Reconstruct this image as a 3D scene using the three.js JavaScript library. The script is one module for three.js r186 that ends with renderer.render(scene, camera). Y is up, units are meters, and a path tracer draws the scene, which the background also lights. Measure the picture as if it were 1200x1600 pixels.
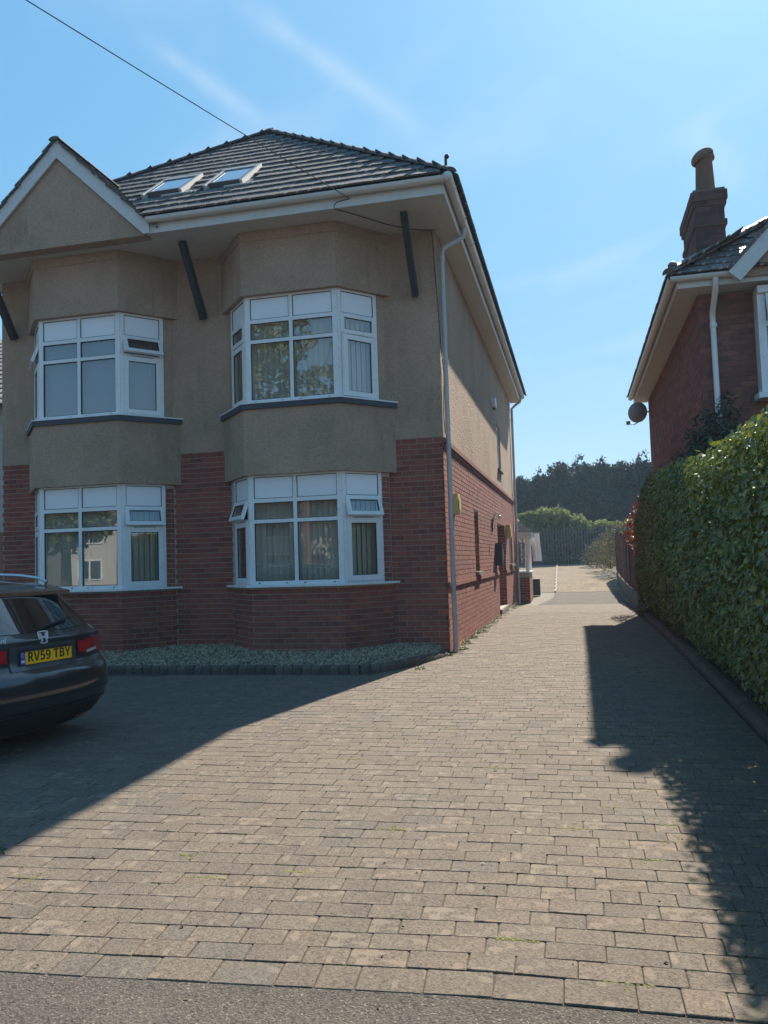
import * as THREE from 'three';
import { mergeGeometries } from 'three/addons/utils/BufferGeometryUtils.js';
import { FontLoader } from 'three/addons/loaders/FontLoader.js';
import { TextGeometry } from 'three/addons/geometries/TextGeometry.js';

// ---------------------------------------------------------------- camera, sky, sun, exposure
const scene = new THREE.Scene();
const CAM = { x: 1.755, y: 1.2864, z: 11.105, yaw: 0.2312, pitch: 0.0614, roll: -0.0315 };
const camera = new THREE.PerspectiveCamera(64.72, 0.75, 0.05, 900);
{
  const { yaw, pitch, roll } = CAM;
  const F = new THREE.Vector3(-Math.sin(yaw) * Math.cos(pitch), Math.sin(pitch), -Math.cos(yaw) * Math.cos(pitch));
  const R0 = new THREE.Vector3(Math.cos(yaw), 0, -Math.sin(yaw)), U0 = new THREE.Vector3().crossVectors(R0, F);
  const R = R0.clone().multiplyScalar(Math.cos(roll)).addScaledVector(U0, Math.sin(roll));
  const U = U0.clone().multiplyScalar(Math.cos(roll)).addScaledVector(R0, -Math.sin(roll));
  camera.quaternion.setFromRotationMatrix(new THREE.Matrix4().makeBasis(R, U, F.clone().negate()));
  camera.position.set(CAM.x, CAM.y, CAM.z);
}
camera.updateMatrixWorld(true); camera.updateProjectionMatrix();
const SUN = new THREE.Vector3(0.256, 1, -1.045).normalize();
const sun = new THREE.DirectionalLight(new THREE.Color(1, 0.91, 0.78), 5.0);
sun.position.copy(SUN).multiplyScalar(60); sun.target.position.set(0, 0, 0);
sun.castShadow = true; sun.shadow.mapSize.set(4096, 4096); sun.shadow.radius = 1.2;
Object.assign(sun.shadow.camera, { left: -45, right: 45, top: 60, bottom: -45, near: 1, far: 160 });
scene.add(sun, sun.target);
scene.fog = new THREE.FogExp2(new THREE.Color(0.62, 0.82, 1.0), 0.0011);
const renderer = new THREE.WebGLRenderer({ antialias: true });
renderer.toneMapping = THREE.LinearToneMapping; renderer.toneMappingExposure = 2.2;
renderer.shadowMap.enabled = true; renderer.shadowMap.type = THREE.PCFSoftShadowMap;
renderer.setSize(768, 1024);

// ---------------------------------------------------------------- random, noise
function rng(seed) { let s = seed >>> 0; return () => { s = (s + 0x6d2b79f5) >>> 0; let t = s; t = Math.imul(t ^ (t >>> 15), t | 1); t ^= t + Math.imul(t ^ (t >>> 7), t | 61); return ((t ^ (t >>> 14)) >>> 0) / 4294967296; }; }
const rnd = rng(20240511);
const rr = (a, b) => a + (b - a) * rnd();
const lerp = (a, b, t) => a + (b - a) * t, clamp = (x, a, b) => Math.min(b, Math.max(a, x));
const smooth = (a, b, x) => { const t = clamp((x - a) / (b - a), 0, 1); return t * t * (3 - 2 * t); };
function hash(i, j, s) { let h = Math.imul(i, 374761393) + Math.imul(j, 668265263) + Math.imul(s, 1442695041); h = Math.imul(h ^ (h >>> 13), 1274126177); return ((h ^ (h >>> 16)) >>> 0) / 4294967296; }
function vnoise(x, y, per, s) { // tileable value noise, period per
  const i = Math.floor(x), j = Math.floor(y), fx = x - i, fy = y - j, m = (a) => ((a % per) + per) % per;
  const u = fx * fx * (3 - 2 * fx), v = fy * fy * (3 - 2 * fy);
  return lerp(lerp(hash(m(i), m(j), s), hash(m(i + 1), m(j), s), u), lerp(hash(m(i), m(j + 1), s), hash(m(i + 1), m(j + 1), s), u), v);
}
function fbm(x, y, per, oct, s, gain = 0.5) { let a = 1, t = 0, n = 0; for (let k = 0; k < oct; k++) { t += a * vnoise(x, y, per, s + k); n += a; a *= gain; x *= 2; y *= 2; per *= 2; } return t / n; }
// a texture of size px; f(u, v) in [0,1) returns [r,g,b] in linear colour (colour map) or one grey number
function tex(px, f, meters, grey = false) {
  const d = new Uint8Array(px * px * 4);
  const enc = (x) => Math.round(255 * clamp(grey ? x : (x <= 0.0031308 ? 12.92 * x : 1.055 * Math.pow(x, 1 / 2.4) - 0.055), 0, 1));
  for (let j = 0; j < px; j++) for (let i = 0; i < px; i++) {
    const c = f(i / px, j / px), k = (j * px + i) * 4;
    if (grey) d[k] = d[k + 1] = d[k + 2] = enc(c); else { d[k] = enc(c[0]); d[k + 1] = enc(c[1]); d[k + 2] = enc(c[2]); }
    d[k + 3] = 255;
  }
  const t = new THREE.DataTexture(d, px, px, THREE.RGBAFormat);
  t.wrapS = t.wrapT = THREE.RepeatWrapping; t.magFilter = THREE.LinearFilter; t.minFilter = THREE.LinearMipmapLinearFilter; t.generateMipmaps = true;
  if (!grey) t.colorSpace = THREE.SRGBColorSpace;
  t.repeat.set(1 / meters, 1 / meters); t.needsUpdate = true; return t;
}

// ---------------------------------------------------------------- sky: clear blue spring sky, brighter toward the sun, thin cirrus
{
  const W = 1024, H = 512, d = new Float32Array(W * H * 4);
  const zen = [0.036, 0.15, 0.322], mid = [0.074, 0.246, 0.41], hor = [0.335, 0.435, 0.495];
  const yaw = CAM.yaw;
  // directions (azimuth right of -z in degrees, elevation) between which a thin trail of cirrus lies
  const dirOf = (az, el) => { const a = az * Math.PI / 180, e = el * Math.PI / 180; return new THREE.Vector3(Math.sin(a) * Math.cos(e), Math.sin(e), -Math.cos(a) * Math.cos(e)); };
  const trails = [[-21.8, 35.3, -10.5, 29.2, 0.011, 0.8], [-28.8, 33, -21.2, 29.3, 0.009, 0.7], [8.8, 26.6, 11.8, 22.7, 0.02, 0.5], [-11, 27.2, -0.9, 27.5, 0.025, 0.35]].map(([a, b, c, e, w, s]) => ({ p: dirOf(a, b), q: dirOf(c, e), w, s }));
  const v = new THREE.Vector3(), t1 = new THREE.Vector3(), t2 = new THREE.Vector3();
  for (let j = 0; j < H; j++) for (let i = 0; i < W; i++) {
    const el = ((j + 0.5) / H - 0.5) * Math.PI, az = ((i + 0.5) / W - 0.5) * 2 * Math.PI;
    v.set(Math.cos(az) * Math.cos(el), Math.sin(el), Math.sin(az) * Math.cos(el));
    const h = Math.max(0, v.y), k = (j * W + i) * 4;
    const a = Math.pow(1 - h, 5.5), b = Math.pow(1 - h, 1.6);
    const cs = clamp(v.dot(SUN), -1, 1), ang = Math.acos(cs);
    const glow = 0.27 * Math.exp(-ang / 0.5) + 0.26 * Math.exp(-ang / 0.1);
    let c = [0, 1, 2].map((n) => lerp(lerp(zen[n], mid[n], b), hor[n], a));
    c = c.map((x, n) => x * 0.98 + glow * [0.72, 0.86, 0.80][n]);
    // cirrus
    let cl = 0;
    if (v.y > 0.12) {
      const X = v.x / v.y, Z = v.z / v.y, s = 0.5 * (X + Z), w = 2.2 * (X - Z);
      cl = 0.14 * smooth(0.52, 0.8, fbm(s * 2.2 + 40, w * 1.4 + 40, 256, 5, 77)) * smooth(0.35, 0.7, fbm(X * 0.6 + 9, Z * 0.6 + 9, 256, 3, 5)) * smooth(0.12, 0.3, v.y);
      for (const t of trails) {
        t1.copy(t.q).sub(t.p); const L = t1.length(); t1.normalize(); t2.copy(v).sub(t.p);
        const along = t2.dot(t1) / L, off = t2.addScaledVector(t1, -along * L).length();
        const n = fbm(along * 9 + 3, off * 60 + 4, 64, 4, 31), wd = t.w * (0.6 + 0.9 * fbm(along * 4 + 7, 2, 64, 3, 12));
        cl += 0.32 * t.s * Math.exp(-off * off / (wd * wd)) * smooth(-0.25, 0.25, along) * (1 - smooth(0.75, 1.2, along)) * (0.35 + n);
      }
    }
    cl = Math.min(cl, 0.5);
    c = c.map((x, n) => lerp(x, [0.455, 0.493, 0.52][n], cl));
    if (v.y < 0) c = c.map((x, n) => lerp(x, [0.09, 0.085, 0.075][n], smooth(0, 0.08, -v.y)));
    d[k] = c[0]; d[k + 1] = c[1]; d[k + 2] = c[2]; d[k + 3] = 1;
  }
  const sky = new THREE.DataTexture(d, W, H, THREE.RGBAFormat, THREE.FloatType);
  sky.mapping = THREE.EquirectangularReflectionMapping; sky.magFilter = THREE.LinearFilter; sky.minFilter = THREE.LinearFilter; sky.needsUpdate = true;
  scene.background = sky; scene.environment = sky;
}

// ---------------------------------------------------------------- geometry and object helpers
const V = (x, y, z) => new THREE.Vector3(x, y, z);
class Bag { // collects pieces into one geometry
  constructor() { this.p = []; this.n = []; this.u = []; this.c = []; this.colored = false; }
  add(geo, m, color, du = 0, dv = 0) {
    const g = geo.index ? geo.toNonIndexed() : geo, P = g.attributes.position, N = g.attributes.normal, T = g.attributes.uv, v = new THREE.Vector3();
    const nm = m && new THREE.Matrix3().getNormalMatrix(m);
    for (let i = 0; i < P.count; i++) {
      v.fromBufferAttribute(P, i); if (m) v.applyMatrix4(m); this.p.push(v.x, v.y, v.z);
      v.fromBufferAttribute(N, i); if (m) v.applyMatrix3(nm).normalize(); this.n.push(v.x, v.y, v.z);
      this.u.push(T ? T.getX(i) + du : 0, T ? T.getY(i) + dv : 0);
      if (color) { this.colored = true; this.c.push(color[0], color[1], color[2]); } else this.c.push(1, 1, 1);
    }
    return this;
  }
  box(x0, x1, y0, y1, z0, z1, m, color) { return this.add(boxGeo(x0, x1, y0, y1, z0, z1), m, color); }
  // a bar of w x h section between two points
  bar(a, b, w, h, up = V(0, 1, 0)) {
    const d = b.clone().sub(a), L = d.length(), x = d.normalize(); let z = new THREE.Vector3().crossVectors(x, up);
    if (z.lengthSq() < 1e-6) z = new THREE.Vector3().crossVectors(x, V(1, 0, 0)); z.normalize();
    const y = new THREE.Vector3().crossVectors(z, x), m = new THREE.Matrix4().makeBasis(x, y, z).setPosition(a);
    return this.box(0, L, -h / 2, h / 2, -w / 2, w / 2, m);
  }
  geo() {
    const g = new THREE.BufferGeometry();
    g.setAttribute('position', new THREE.Float32BufferAttribute(this.p, 3)); g.setAttribute('normal', new THREE.Float32BufferAttribute(this.n, 3)); g.setAttribute('uv', new THREE.Float32BufferAttribute(this.u, 2));
    if (this.colored) g.setAttribute('color', new THREE.Float32BufferAttribute(this.c, 3));
    return g;
  }
}
// box with uv in metres, no indices
function boxGeo(x0, x1, y0, y1, z0, z1) {
  const p = [], n = [], u = [];
  const q = (a, b, c, d, nx, ny, nz, f) => { for (const v of [a, b, c, a, c, d]) { p.push(...v); n.push(nx, ny, nz); u.push(...f(v)); } };
  const A = [x0, y0, z0], B = [x1, y0, z0], C = [x1, y1, z0], D = [x0, y1, z0], E = [x0, y0, z1], F = [x1, y0, z1], G = [x1, y1, z1], H = [x0, y1, z1];
  q(E, F, G, H, 0, 0, 1, (v) => [v[0], v[1]]); q(B, A, D, C, 0, 0, -1, (v) => [-v[0], v[1]]);
  q(F, B, C, G, 1, 0, 0, (v) => [-v[2], v[1]]); q(A, E, H, D, -1, 0, 0, (v) => [v[2], v[1]]);
  q(H, G, C, D, 0, 1, 0, (v) => [v[0], -v[2]]); q(A, B, F, E, 0, -1, 0, (v) => [v[0], v[2]]);
  const g = new THREE.BufferGeometry();
  g.setAttribute('position', new THREE.Float32BufferAttribute(p, 3)); g.setAttribute('normal', new THREE.Float32BufferAttribute(n, 3)); g.setAttribute('uv', new THREE.Float32BufferAttribute(u, 2));
  return g;
}
// worn block: corners cut, top (+y) edges chamfered by b; centred in x, z; top at y = 0
function paverGeo(w, h, d, b, uo = 0, vo = 0, jit = 0) {
  const p = [], n = [], u = [], x = w / 2, z = d / 2, out = [];
  for (const [sx, sz, f] of [[-1, -1, 0], [1, -1, 1], [1, 1, 0], [-1, 1, 1]]) { const a = b * 0.6 + rr(0, jit * 3), c = b * 0.6 + rr(0, jit * 3), e = [[sx * x, sz * (z - c)], [sx * (x - a), sz * z]]; out.push(...(f ? e.reverse() : e)); }
  const T = out.map(([a, c]) => [a - Math.sign(a) * (b + rr(-jit, jit) * 0.5), 0, c - Math.sign(c) * (b + rr(-jit, jit) * 0.5)]), Mi = out.map(([a, c]) => [a, -b, c]), L = out.map(([a, c]) => [a, -h, c]);
  const f = (...vs) => { const nn = vs.length > 4 ? V(0, 1, 0) : V(...vs[2]).sub(V(...vs[0])).cross(V(...vs[3]).sub(V(...vs[1]))).normalize(); for (let i = 1; i < vs.length - 1; i++) for (const v of [vs[0], vs[i], vs[i + 1]]) { p.push(...v); n.push(nn.x, nn.y, nn.z); u.push(v[0] + uo, v[2] + v[1] + vo); } };
  f(...T.slice().reverse());
  for (let k = 0; k < 8; k++) { const k2 = (k + 1) % 8; f(Mi[k2], Mi[k], T[k], T[k2]); f(L[k2], L[k], Mi[k], Mi[k2]); }
  const g = new THREE.BufferGeometry();
  g.setAttribute('position', new THREE.Float32BufferAttribute(p, 3)); g.setAttribute('normal', new THREE.Float32BufferAttribute(n, 3)); g.setAttribute('uv', new THREE.Float32BufferAttribute(u, 2));
  return g;
}
// vertical prism over a polygon [[x,z]...], y0..y1, uv in metres
function prism(poly, y0, y1) {
  const p = [], n = [], u = [];
  let area = 0; for (let i = 0; i < poly.length; i++) { const a = poly[i], b = poly[(i + 1) % poly.length]; area += a[0] * b[1] - b[0] * a[1]; }
  const P = area > 0 ? poly.slice().reverse() : poly; let run = 0;
  for (let i = 0; i < P.length; i++) {
    const a = P[i], b = P[(i + 1) % P.length], L = Math.hypot(b[0] - a[0], b[1] - a[1]), nx = -(b[1] - a[1]) / L, nz = (b[0] - a[0]) / L;
    const v = [[a, y0, run], [b, y0, run + L], [b, y1, run + L], [a, y0, run], [b, y1, run + L], [a, y1, run]];
    for (const [c, y, s] of v) { p.push(c[0], y, c[1]); n.push(nx, 0, nz); u.push(s, y); } run += L;
  }
  const tri = THREE.ShapeUtils.triangulateShape(P.map((c) => new THREE.Vector2(c[0], c[1])), []);
  for (const t of tri) for (const [y, s, o] of [[y1, 1, [0, 1, 2]], [y0, -1, [0, 2, 1]]]) {
    const pts = o.map((k) => P[t[k]]), e = (pts[1][0] - pts[0][0]) * (pts[2][1] - pts[0][1]) - (pts[2][0] - pts[0][0]) * (pts[1][1] - pts[0][1]);
    const ord = (e < 0) === (s > 0) ? pts : [pts[0], pts[2], pts[1]];
    for (const c of ord) { p.push(c[0], y, c[1]); n.push(0, s, 0); u.push(c[0], c[1]); }
  }
  const g = new THREE.BufferGeometry();
  g.setAttribute('position', new THREE.Float32BufferAttribute(p, 3)); g.setAttribute('normal', new THREE.Float32BufferAttribute(n, 3)); g.setAttribute('uv', new THREE.Float32BufferAttribute(u, 2));
  return g;
}
function tube(pts, r, seg = 8, closed = false) { const c = new THREE.CatmullRomCurve3(pts, closed, 'catmullrom', 0.15); return new THREE.TubeGeometry(c, Math.max(8, pts.length * 6), r, seg, closed); }
const used = {};
function numbered(name) { const k = used[name] = (used[name] ?? -1) + 1; return k ? name + '_' + String(k).padStart(3, '0') : name; }
function mesh(name, geo, material, parent) {
  const m = new THREE.Mesh(geo, material); m.castShadow = m.receiveShadow = true;
  m.name = parent ? name : numbered(name); (parent || scene).add(m); return m;
}
function tag(o, label, category, group, kind) { o.userData.label = label; o.userData.category = category; if (group) o.userData.group = group; if (kind) o.userData.kind = kind; return o; }
function thing(name, label, category, pos = [0, 0, 0], turn = 0, group) { const g = new THREE.Group(); g.name = numbered(name); g.position.set(...pos); g.rotation.y = turn; scene.add(g); return tag(g, label, category, group); }
function struct(name, geo, material, label) { const m = mesh(name, geo, material); m.userData.kind = 'structure'; if (label) m.userData.label = label; return m; }
function M(o) { return new THREE.MeshStandardMaterial({ side: THREE.DoubleSide, ...o }); }
function P(o) { return new THREE.MeshPhysicalMaterial({ side: THREE.DoubleSide, ...o }); }
const L3 = (r, g, b) => new THREE.Color().setRGB(r, g, b);
const frame = (p0, dir, up = V(0, 1, 0)) => { // local x along dir, y up, z outward (x cross y)
  const x = dir.clone().normalize(), z = new THREE.Vector3().crossVectors(x, up).normalize(), y = new THREE.Vector3().crossVectors(z, x);
  return new THREE.Matrix4().makeBasis(x, y, z).setPosition(p0);
};
// approximate size of a point's surroundings in the picture; zero when out of the frame
function onScreen(v, size) { const q = v.clone().project(camera), dist = v.distanceTo(camera.position); return Math.abs(q.x) < 1.05 && Math.abs(q.y) < 1.05 && q.z < 1 ? size / dist : 0; }

// ---------------------------------------------------------------- procedural surfaces
const nz = (u, v, n, oct, s) => fbm(u * n, v * n, n, oct, s);
const T_render = tex(1024, (u, v) => { const a = nz(u, v, 4, 5, 1), b = nz(u, v, 190, 2, 2), st = smooth(0.5, 0.75, fbm(u * 40, v * 3, 40, 4, 9)) * smooth(0.45, 0.65, nz(u, v, 3, 3, 10)), pa = smooth(0.56, 0.66, nz(u, v, 6, 4, 16)); const k = 0.84 + 0.24 * a + 0.34 * (b - 0.5) - 0.15 * st - 0.10 * pa; return [0.405 * k, (0.278 + 0.008 * pa) * k, 0.196 * k]; }, 3.1);
const B_render = tex(1024, (u, v) => 0.7 * nz(u, v, 190, 2, 2) + 0.3 * nz(u, v, 60, 2, 4), 3.1, true);
const T_grain = tex(512, (u, v) => { const a = nz(u, v, 160, 2, 11), b = nz(u, v, 10, 4, 12), sp = nz(u, v, 200, 1, 13); const k = 0.72 + 0.36 * a + 0.16 * (b - 0.5) + (sp > 0.86 ? 0.4 : 0) - (sp < 0.12 ? 0.25 : 0); return [k * 0.8, k * 0.8, k * 0.8]; }, 0.55);
const B_grain = tex(512, (u, v) => 0.7 * nz(u, v, 150, 2, 14) + 0.3 * nz(u, v, 20, 3, 15), 0.55, true);
const T_paver = tex(1024, (u, v) => { const a = vnoise(u * 420, v * 420, 420, 111), c = vnoise(u * 230, v * 230, 230, 112), b = nz(u, v, 8, 5, 113), l = nz(u, v, 34, 2, 114), pa = nz(u, v, 3, 2, 115), w = smooth(0.70, 0.73, l) * smooth(0.42, 0.55, pa) * 0.85; let k = 0.78 + 0.42 * (a - 0.5) + 0.5 * (c - 0.5) + 0.34 * (b - 0.5) + (a > 0.9 ? 0.22 : 0) - (a < 0.08 ? 0.2 : 0); return [lerp(k * 0.86, 1.0, w), lerp(k * 0.86, 1.0, w), lerp(k * 0.86, 1.0, w)]; }, 1.9);
const T_brick = tex(512, (u, v) => { const a = nz(u, v, 12, 5, 21), b = nz(u, v, 90, 2, 22); const k = 0.62 + 0.42 * a + 0.25 * (b - 0.5); return [k, k * (0.94 + 0.12 * b), k]; }, 0.6);
const B_brick = tex(256, (u, v) => 0.6 * nz(u, v, 60, 2, 23) + 0.4 * nz(u, v, 14, 3, 24), 0.4, true);
const T_tarmac = tex(1024, (u, v) => { const a = vnoise(u * 340, v * 340, 340, 31), b = vnoise(u * 200, v * 200, 200, 32), c = nz(u, v, 5, 5, 33); let k = 0.075 + 0.05 * (a - 0.5) + 0.05 * (b - 0.5) + 0.05 * (c - 0.5); k *= 0.86; if (a > 0.88) k += 0.12; if (b < 0.1) k *= 0.5; return [k * 1.1, k, k * 0.87]; }, 1.6);
const B_tarmac = tex(1024, (u, v) => 0.6 * vnoise(u * 340, v * 340, 340, 31) + 0.4 * vnoise(u * 200, v * 200, 200, 32), 1.6, true);
const T_gravel = tex(1024, (u, v) => { const a = vnoise(u * 220, v * 220, 220, 41), b = vnoise(u * 90, v * 90, 90, 42), c = nz(u, v, 6, 4, 43); const k = 0.66 + 0.75 * (a - 0.5) + 0.6 * (b - 0.5) + 0.55 * (c - 0.5); return [0.25 * k, 0.188 * k, 0.118 * k]; }, 3.5);
const B_gravel = tex(1024, (u, v) => 0.6 * vnoise(u * 220, v * 220, 220, 41) + 0.4 * vnoise(u * 90, v * 90, 90, 42), 3.5, true);
const T_soil = tex(512, (u, v) => { const a = nz(u, v, 60, 3, 51), b = nz(u, v, 5, 4, 52); const k = 0.5 + 0.8 * (a - 0.4) + 0.6 * (b - 0.5); return [0.11 * k, 0.085 * k, 0.055 * k]; }, 1.2);
const T_tile = tex(512, (u, v) => { const a = nz(u, v, 20, 4, 61), b = nz(u, v, 110, 2, 62), l = nz(u, v, 40, 3, 63); const k = 0.07 + 0.06 * (a - 0.5) + 0.035 * (b - 0.5), w = smooth(0.70, 0.74, l); return [lerp(k * 1.05, 0.33, w), lerp(k, 0.32, w), lerp(k * 0.98, 0.28, w)]; }, 1.6);
const T_wood = tex(512, (u, v) => { const g = fbm(u * 60, v * 4, 64, 4, 71), b = nz(u, v, 6, 4, 72); const k = 0.6 + 0.6 * (g - 0.5) + 0.5 * (b - 0.5); return [0.17 * k, 0.085 * k, 0.06 * k]; }, 1.2);
const T_pvc = tex(256, (u, v) => { const a = nz(u, v, 5, 5, 81), s = smooth(0.6, 0.85, nz(u, v, 24, 3, 82)); const k = 0.74 + 0.06 * (a - 0.5) - 0.09 * s; return [k, k, k * 0.985]; }, 1.0);
const T_conc = tex(512, (u, v) => { const a = nz(u, v, 90, 2, 91), b = nz(u, v, 8, 5, 92); const k = 0.8 + 0.35 * (a - 0.5) + 0.55 * (b - 0.5); return [0.21 * k, 0.182 * k, 0.145 * k]; }, 0.8);

const mRender = M({ map: T_render, bumpMap: B_render, bumpScale: 0.014, roughness: 0.95 });
const mMortar = M({ color: L3(0.60, 0.505, 0.43), map: T_grain, roughness: 1 });
const brickCols = [[0.31, 0.083, 0.050], [0.25, 0.068, 0.045], [0.335, 0.094, 0.054], [0.22, 0.061, 0.043], [0.29, 0.085, 0.056]];
const mBricks = brickCols.map((c) => M({ color: L3(...c), map: T_brick, bumpMap: B_brick, bumpScale: 0.003, roughness: 0.9 }));
const mBrickAll = M({ vertexColors: true, map: T_brick, bumpMap: B_brick, bumpScale: 0.003, roughness: 0.9 });
const oldCols = [[0.27, 0.105, 0.075], [0.22, 0.085, 0.065], [0.30, 0.12, 0.085], [0.19, 0.08, 0.065]];
const mOldBricks = oldCols.map((c) => M({ color: L3(...c), map: T_brick, bumpMap: B_brick, bumpScale: 0.004, roughness: 0.95 }));
const paverCols = [[0.182, 0.141, 0.100], [0.172, 0.134, 0.097], [0.188, 0.147, 0.105], [0.166, 0.130, 0.095], [0.186, 0.140, 0.099], [0.158, 0.130, 0.099], [0.181, 0.134, 0.096]];
const mPavers = paverCols.map((c) => M({ color: L3(...c), map: T_paver, bumpMap: B_grain, bumpScale: 0.003, roughness: 0.92 }));
const mPaverAll = M({ vertexColors: true, map: T_paver, bumpMap: B_grain, bumpScale: 0.003, roughness: 0.92 });
const mJoint = M({ color: L3(0.088, 0.066, 0.040), map: T_grain, roughness: 1 });
const mTarmac = M({ map: T_tarmac, color: L3(0.95, 0.88, 0.8), bumpMap: B_tarmac, bumpScale: 0.005, roughness: 1 });
const mGravel = M({ map: T_gravel, bumpMap: B_gravel, bumpScale: 0.015, roughness: 1 });
const mSoil = M({ map: T_soil, roughness: 1 });
const mTile = M({ map: T_tile, bumpMap: B_brick, bumpScale: 0.003, roughness: 0.85 });
const mWood = M({ map: T_wood, roughness: 0.9 });
const mPvc = P({ map: T_pvc, roughness: 0.32, clearcoat: 0.15, clearcoatRoughness: 0.3 });
const mPanel = P({ color: L3(0.78, 0.79, 0.80), roughness: 0.3 });
const mFascia = M({ map: T_pvc, color: L3(0.78, 0.77, 0.75), roughness: 0.45 });
const mGutter = M({ map: T_pvc, color: L3(0.8, 0.79, 0.77), roughness: 0.4 });
const mPipe = M({ map: T_pvc, color: L3(0.6, 0.59, 0.58), roughness: 0.4 });
const mDark = M({ color: L3(0.025, 0.028, 0.034), roughness: 0.7 });
const mLead = M({ color: L3(0.065, 0.07, 0.085), map: T_grain, roughness: 0.65 });
const mGasket = M({ color: L3(0.015, 0.015, 0.016), roughness: 0.6 });
const mGlass = P({ color: L3(1, 1, 1), transmission: 1, roughness: 0.0, ior: 1.85, thickness: 0 });
const mConc = M({ map: T_conc, bumpMap: B_grain, bumpScale: 0.004, roughness: 0.95 });
const mInner = M({ color: L3(0.22, 0.2, 0.18), roughness: 0.95 });
const mBlind = M({ color: L3(0.42, 0.38, 0.29), roughness: 0.9 });
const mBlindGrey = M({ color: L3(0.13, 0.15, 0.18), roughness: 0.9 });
const mPebble = M({ color: L3(0.62, 0.59, 0.54), map: T_grain, bumpMap: B_gravel, bumpScale: 0.008, roughness: 1 });
const mMetal = M({ color: L3(0.5, 0.51, 0.52), roughness: 0.35, metalness: 0.9 });
const mGalv = M({ color: L3(0.22, 0.23, 0.23), roughness: 0.55, metalness: 0.4 });

// ---------------------------------------------------------------- ground, drive, pavement
function gy(z) {
  if (z > 8.5) return -0.139;
  if (z > 0) return -0.0163 * z;
  if (z > -8) return 0;
  if (z > -13) return -0.1 * (-8 - z) / 5;
  if (z > -18) return lerp(-0.1, 0.02, (-13 - z) / 5);
  if (z > -33) return lerp(0.02, 0.86, (-18 - z) / 15);
  return 0.86;
}
// a sheet that follows the ground's slope, laid over a polygon-free range of x(z)
function sheet(zs, x0, x1, dy, nx = 8) {
  const p = [], u = [], idx = [];
  zs.forEach((z, j) => { for (let i = 0; i <= nx; i++) { const a = x0(z), b = x1(z), x = lerp(a, b, i / nx); p.push(x, gy(z) + dy, z); u.push(x, -z); if (i && j) { const k = j * (nx + 1) + i; idx.push(k - nx - 2, k - 1, k, k - nx - 2, k, k - nx - 1); } } });
  const g = new THREE.BufferGeometry(); g.setAttribute('position', new THREE.Float32BufferAttribute(p, 3)); g.setAttribute('uv', new THREE.Float32BufferAttribute(u, 2)); g.setIndex(idx); g.computeVertexNormals();
  const N = g.attributes.normal; if (N.getY(0) < 0) { for (let i = 0; i < idx.length; i += 3) [idx[i], idx[i + 1]] = [idx[i + 1], idx[i]]; g.setIndex(idx); g.computeVertexNormals(); }
  return g;
}
const range = (a, b, n) => Array.from({ length: n + 1 }, (_, i) => lerp(a, b, i / n));
struct('ground', sheet([320, 120, 60, 40, 20, 12, 8.5, 8, 6, 4, 2, 0, -4, -8, -10.5, -13, -15.5, -18, -22, -26, -30, -33, -40, -60, -120, -320], () => -320, () => 320, -0.075, 10), mSoil, 'bare soil ground under and around the plots');
struct('pavement', sheet(range(11.4, 8.395, 6), () => -40, () => 40, -0.0045), mTarmac, 'grey tarmac pavement in front of the brick driveway');
struct('road', sheet([20, 17, 14, 11.42], () => -60, () => 60, -0.06), mTarmac, 'tarmac road along the pavement');
struct('tarmac_patch', sheet(range(-12.45, -18, 10), (z) => lerp(0.62, 1.0, smooth(-12.45, -16, z)), () => 3.15, -0.004), M({ map: T_tarmac, bumpMap: B_tarmac, bumpScale: 0.004, color: L3(0.92, 0.84, 0.75), roughness: 0.95 }), 'smooth grey tarmac patch between block paving and gravel');
struct('concrete_path', sheet(range(-12.42, -18.02, 10), () => -6, (z) => lerp(0.60, 0.985, smooth(-12.45, -16, z)), -0.012), mConc, 'pale concrete strip beside the house wall');
struct('gravel_yard', sheet(range(-18.02, -33.5, 20), () => -14, () => 3.3, -0.006), mGravel, 'pale gravel yard rising towards the metal fence');

// gravel bed outline in front of the house: z of its outer edge for a given x
const bedPath = [[-7.6, 1.80], [-0.95, 1.74], [-0.62, 1.62], [-0.40, 1.34], [-0.22, 0.90], [-0.03, 0.22]];
function bedZ(x) { for (let i = 1; i < bedPath.length; i++) { const a = bedPath[i - 1], b = bedPath[i]; if (x <= b[0]) return lerp(a[1], b[1], (x - a[0]) / (b[0] - a[0])); } return -99; }

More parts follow.
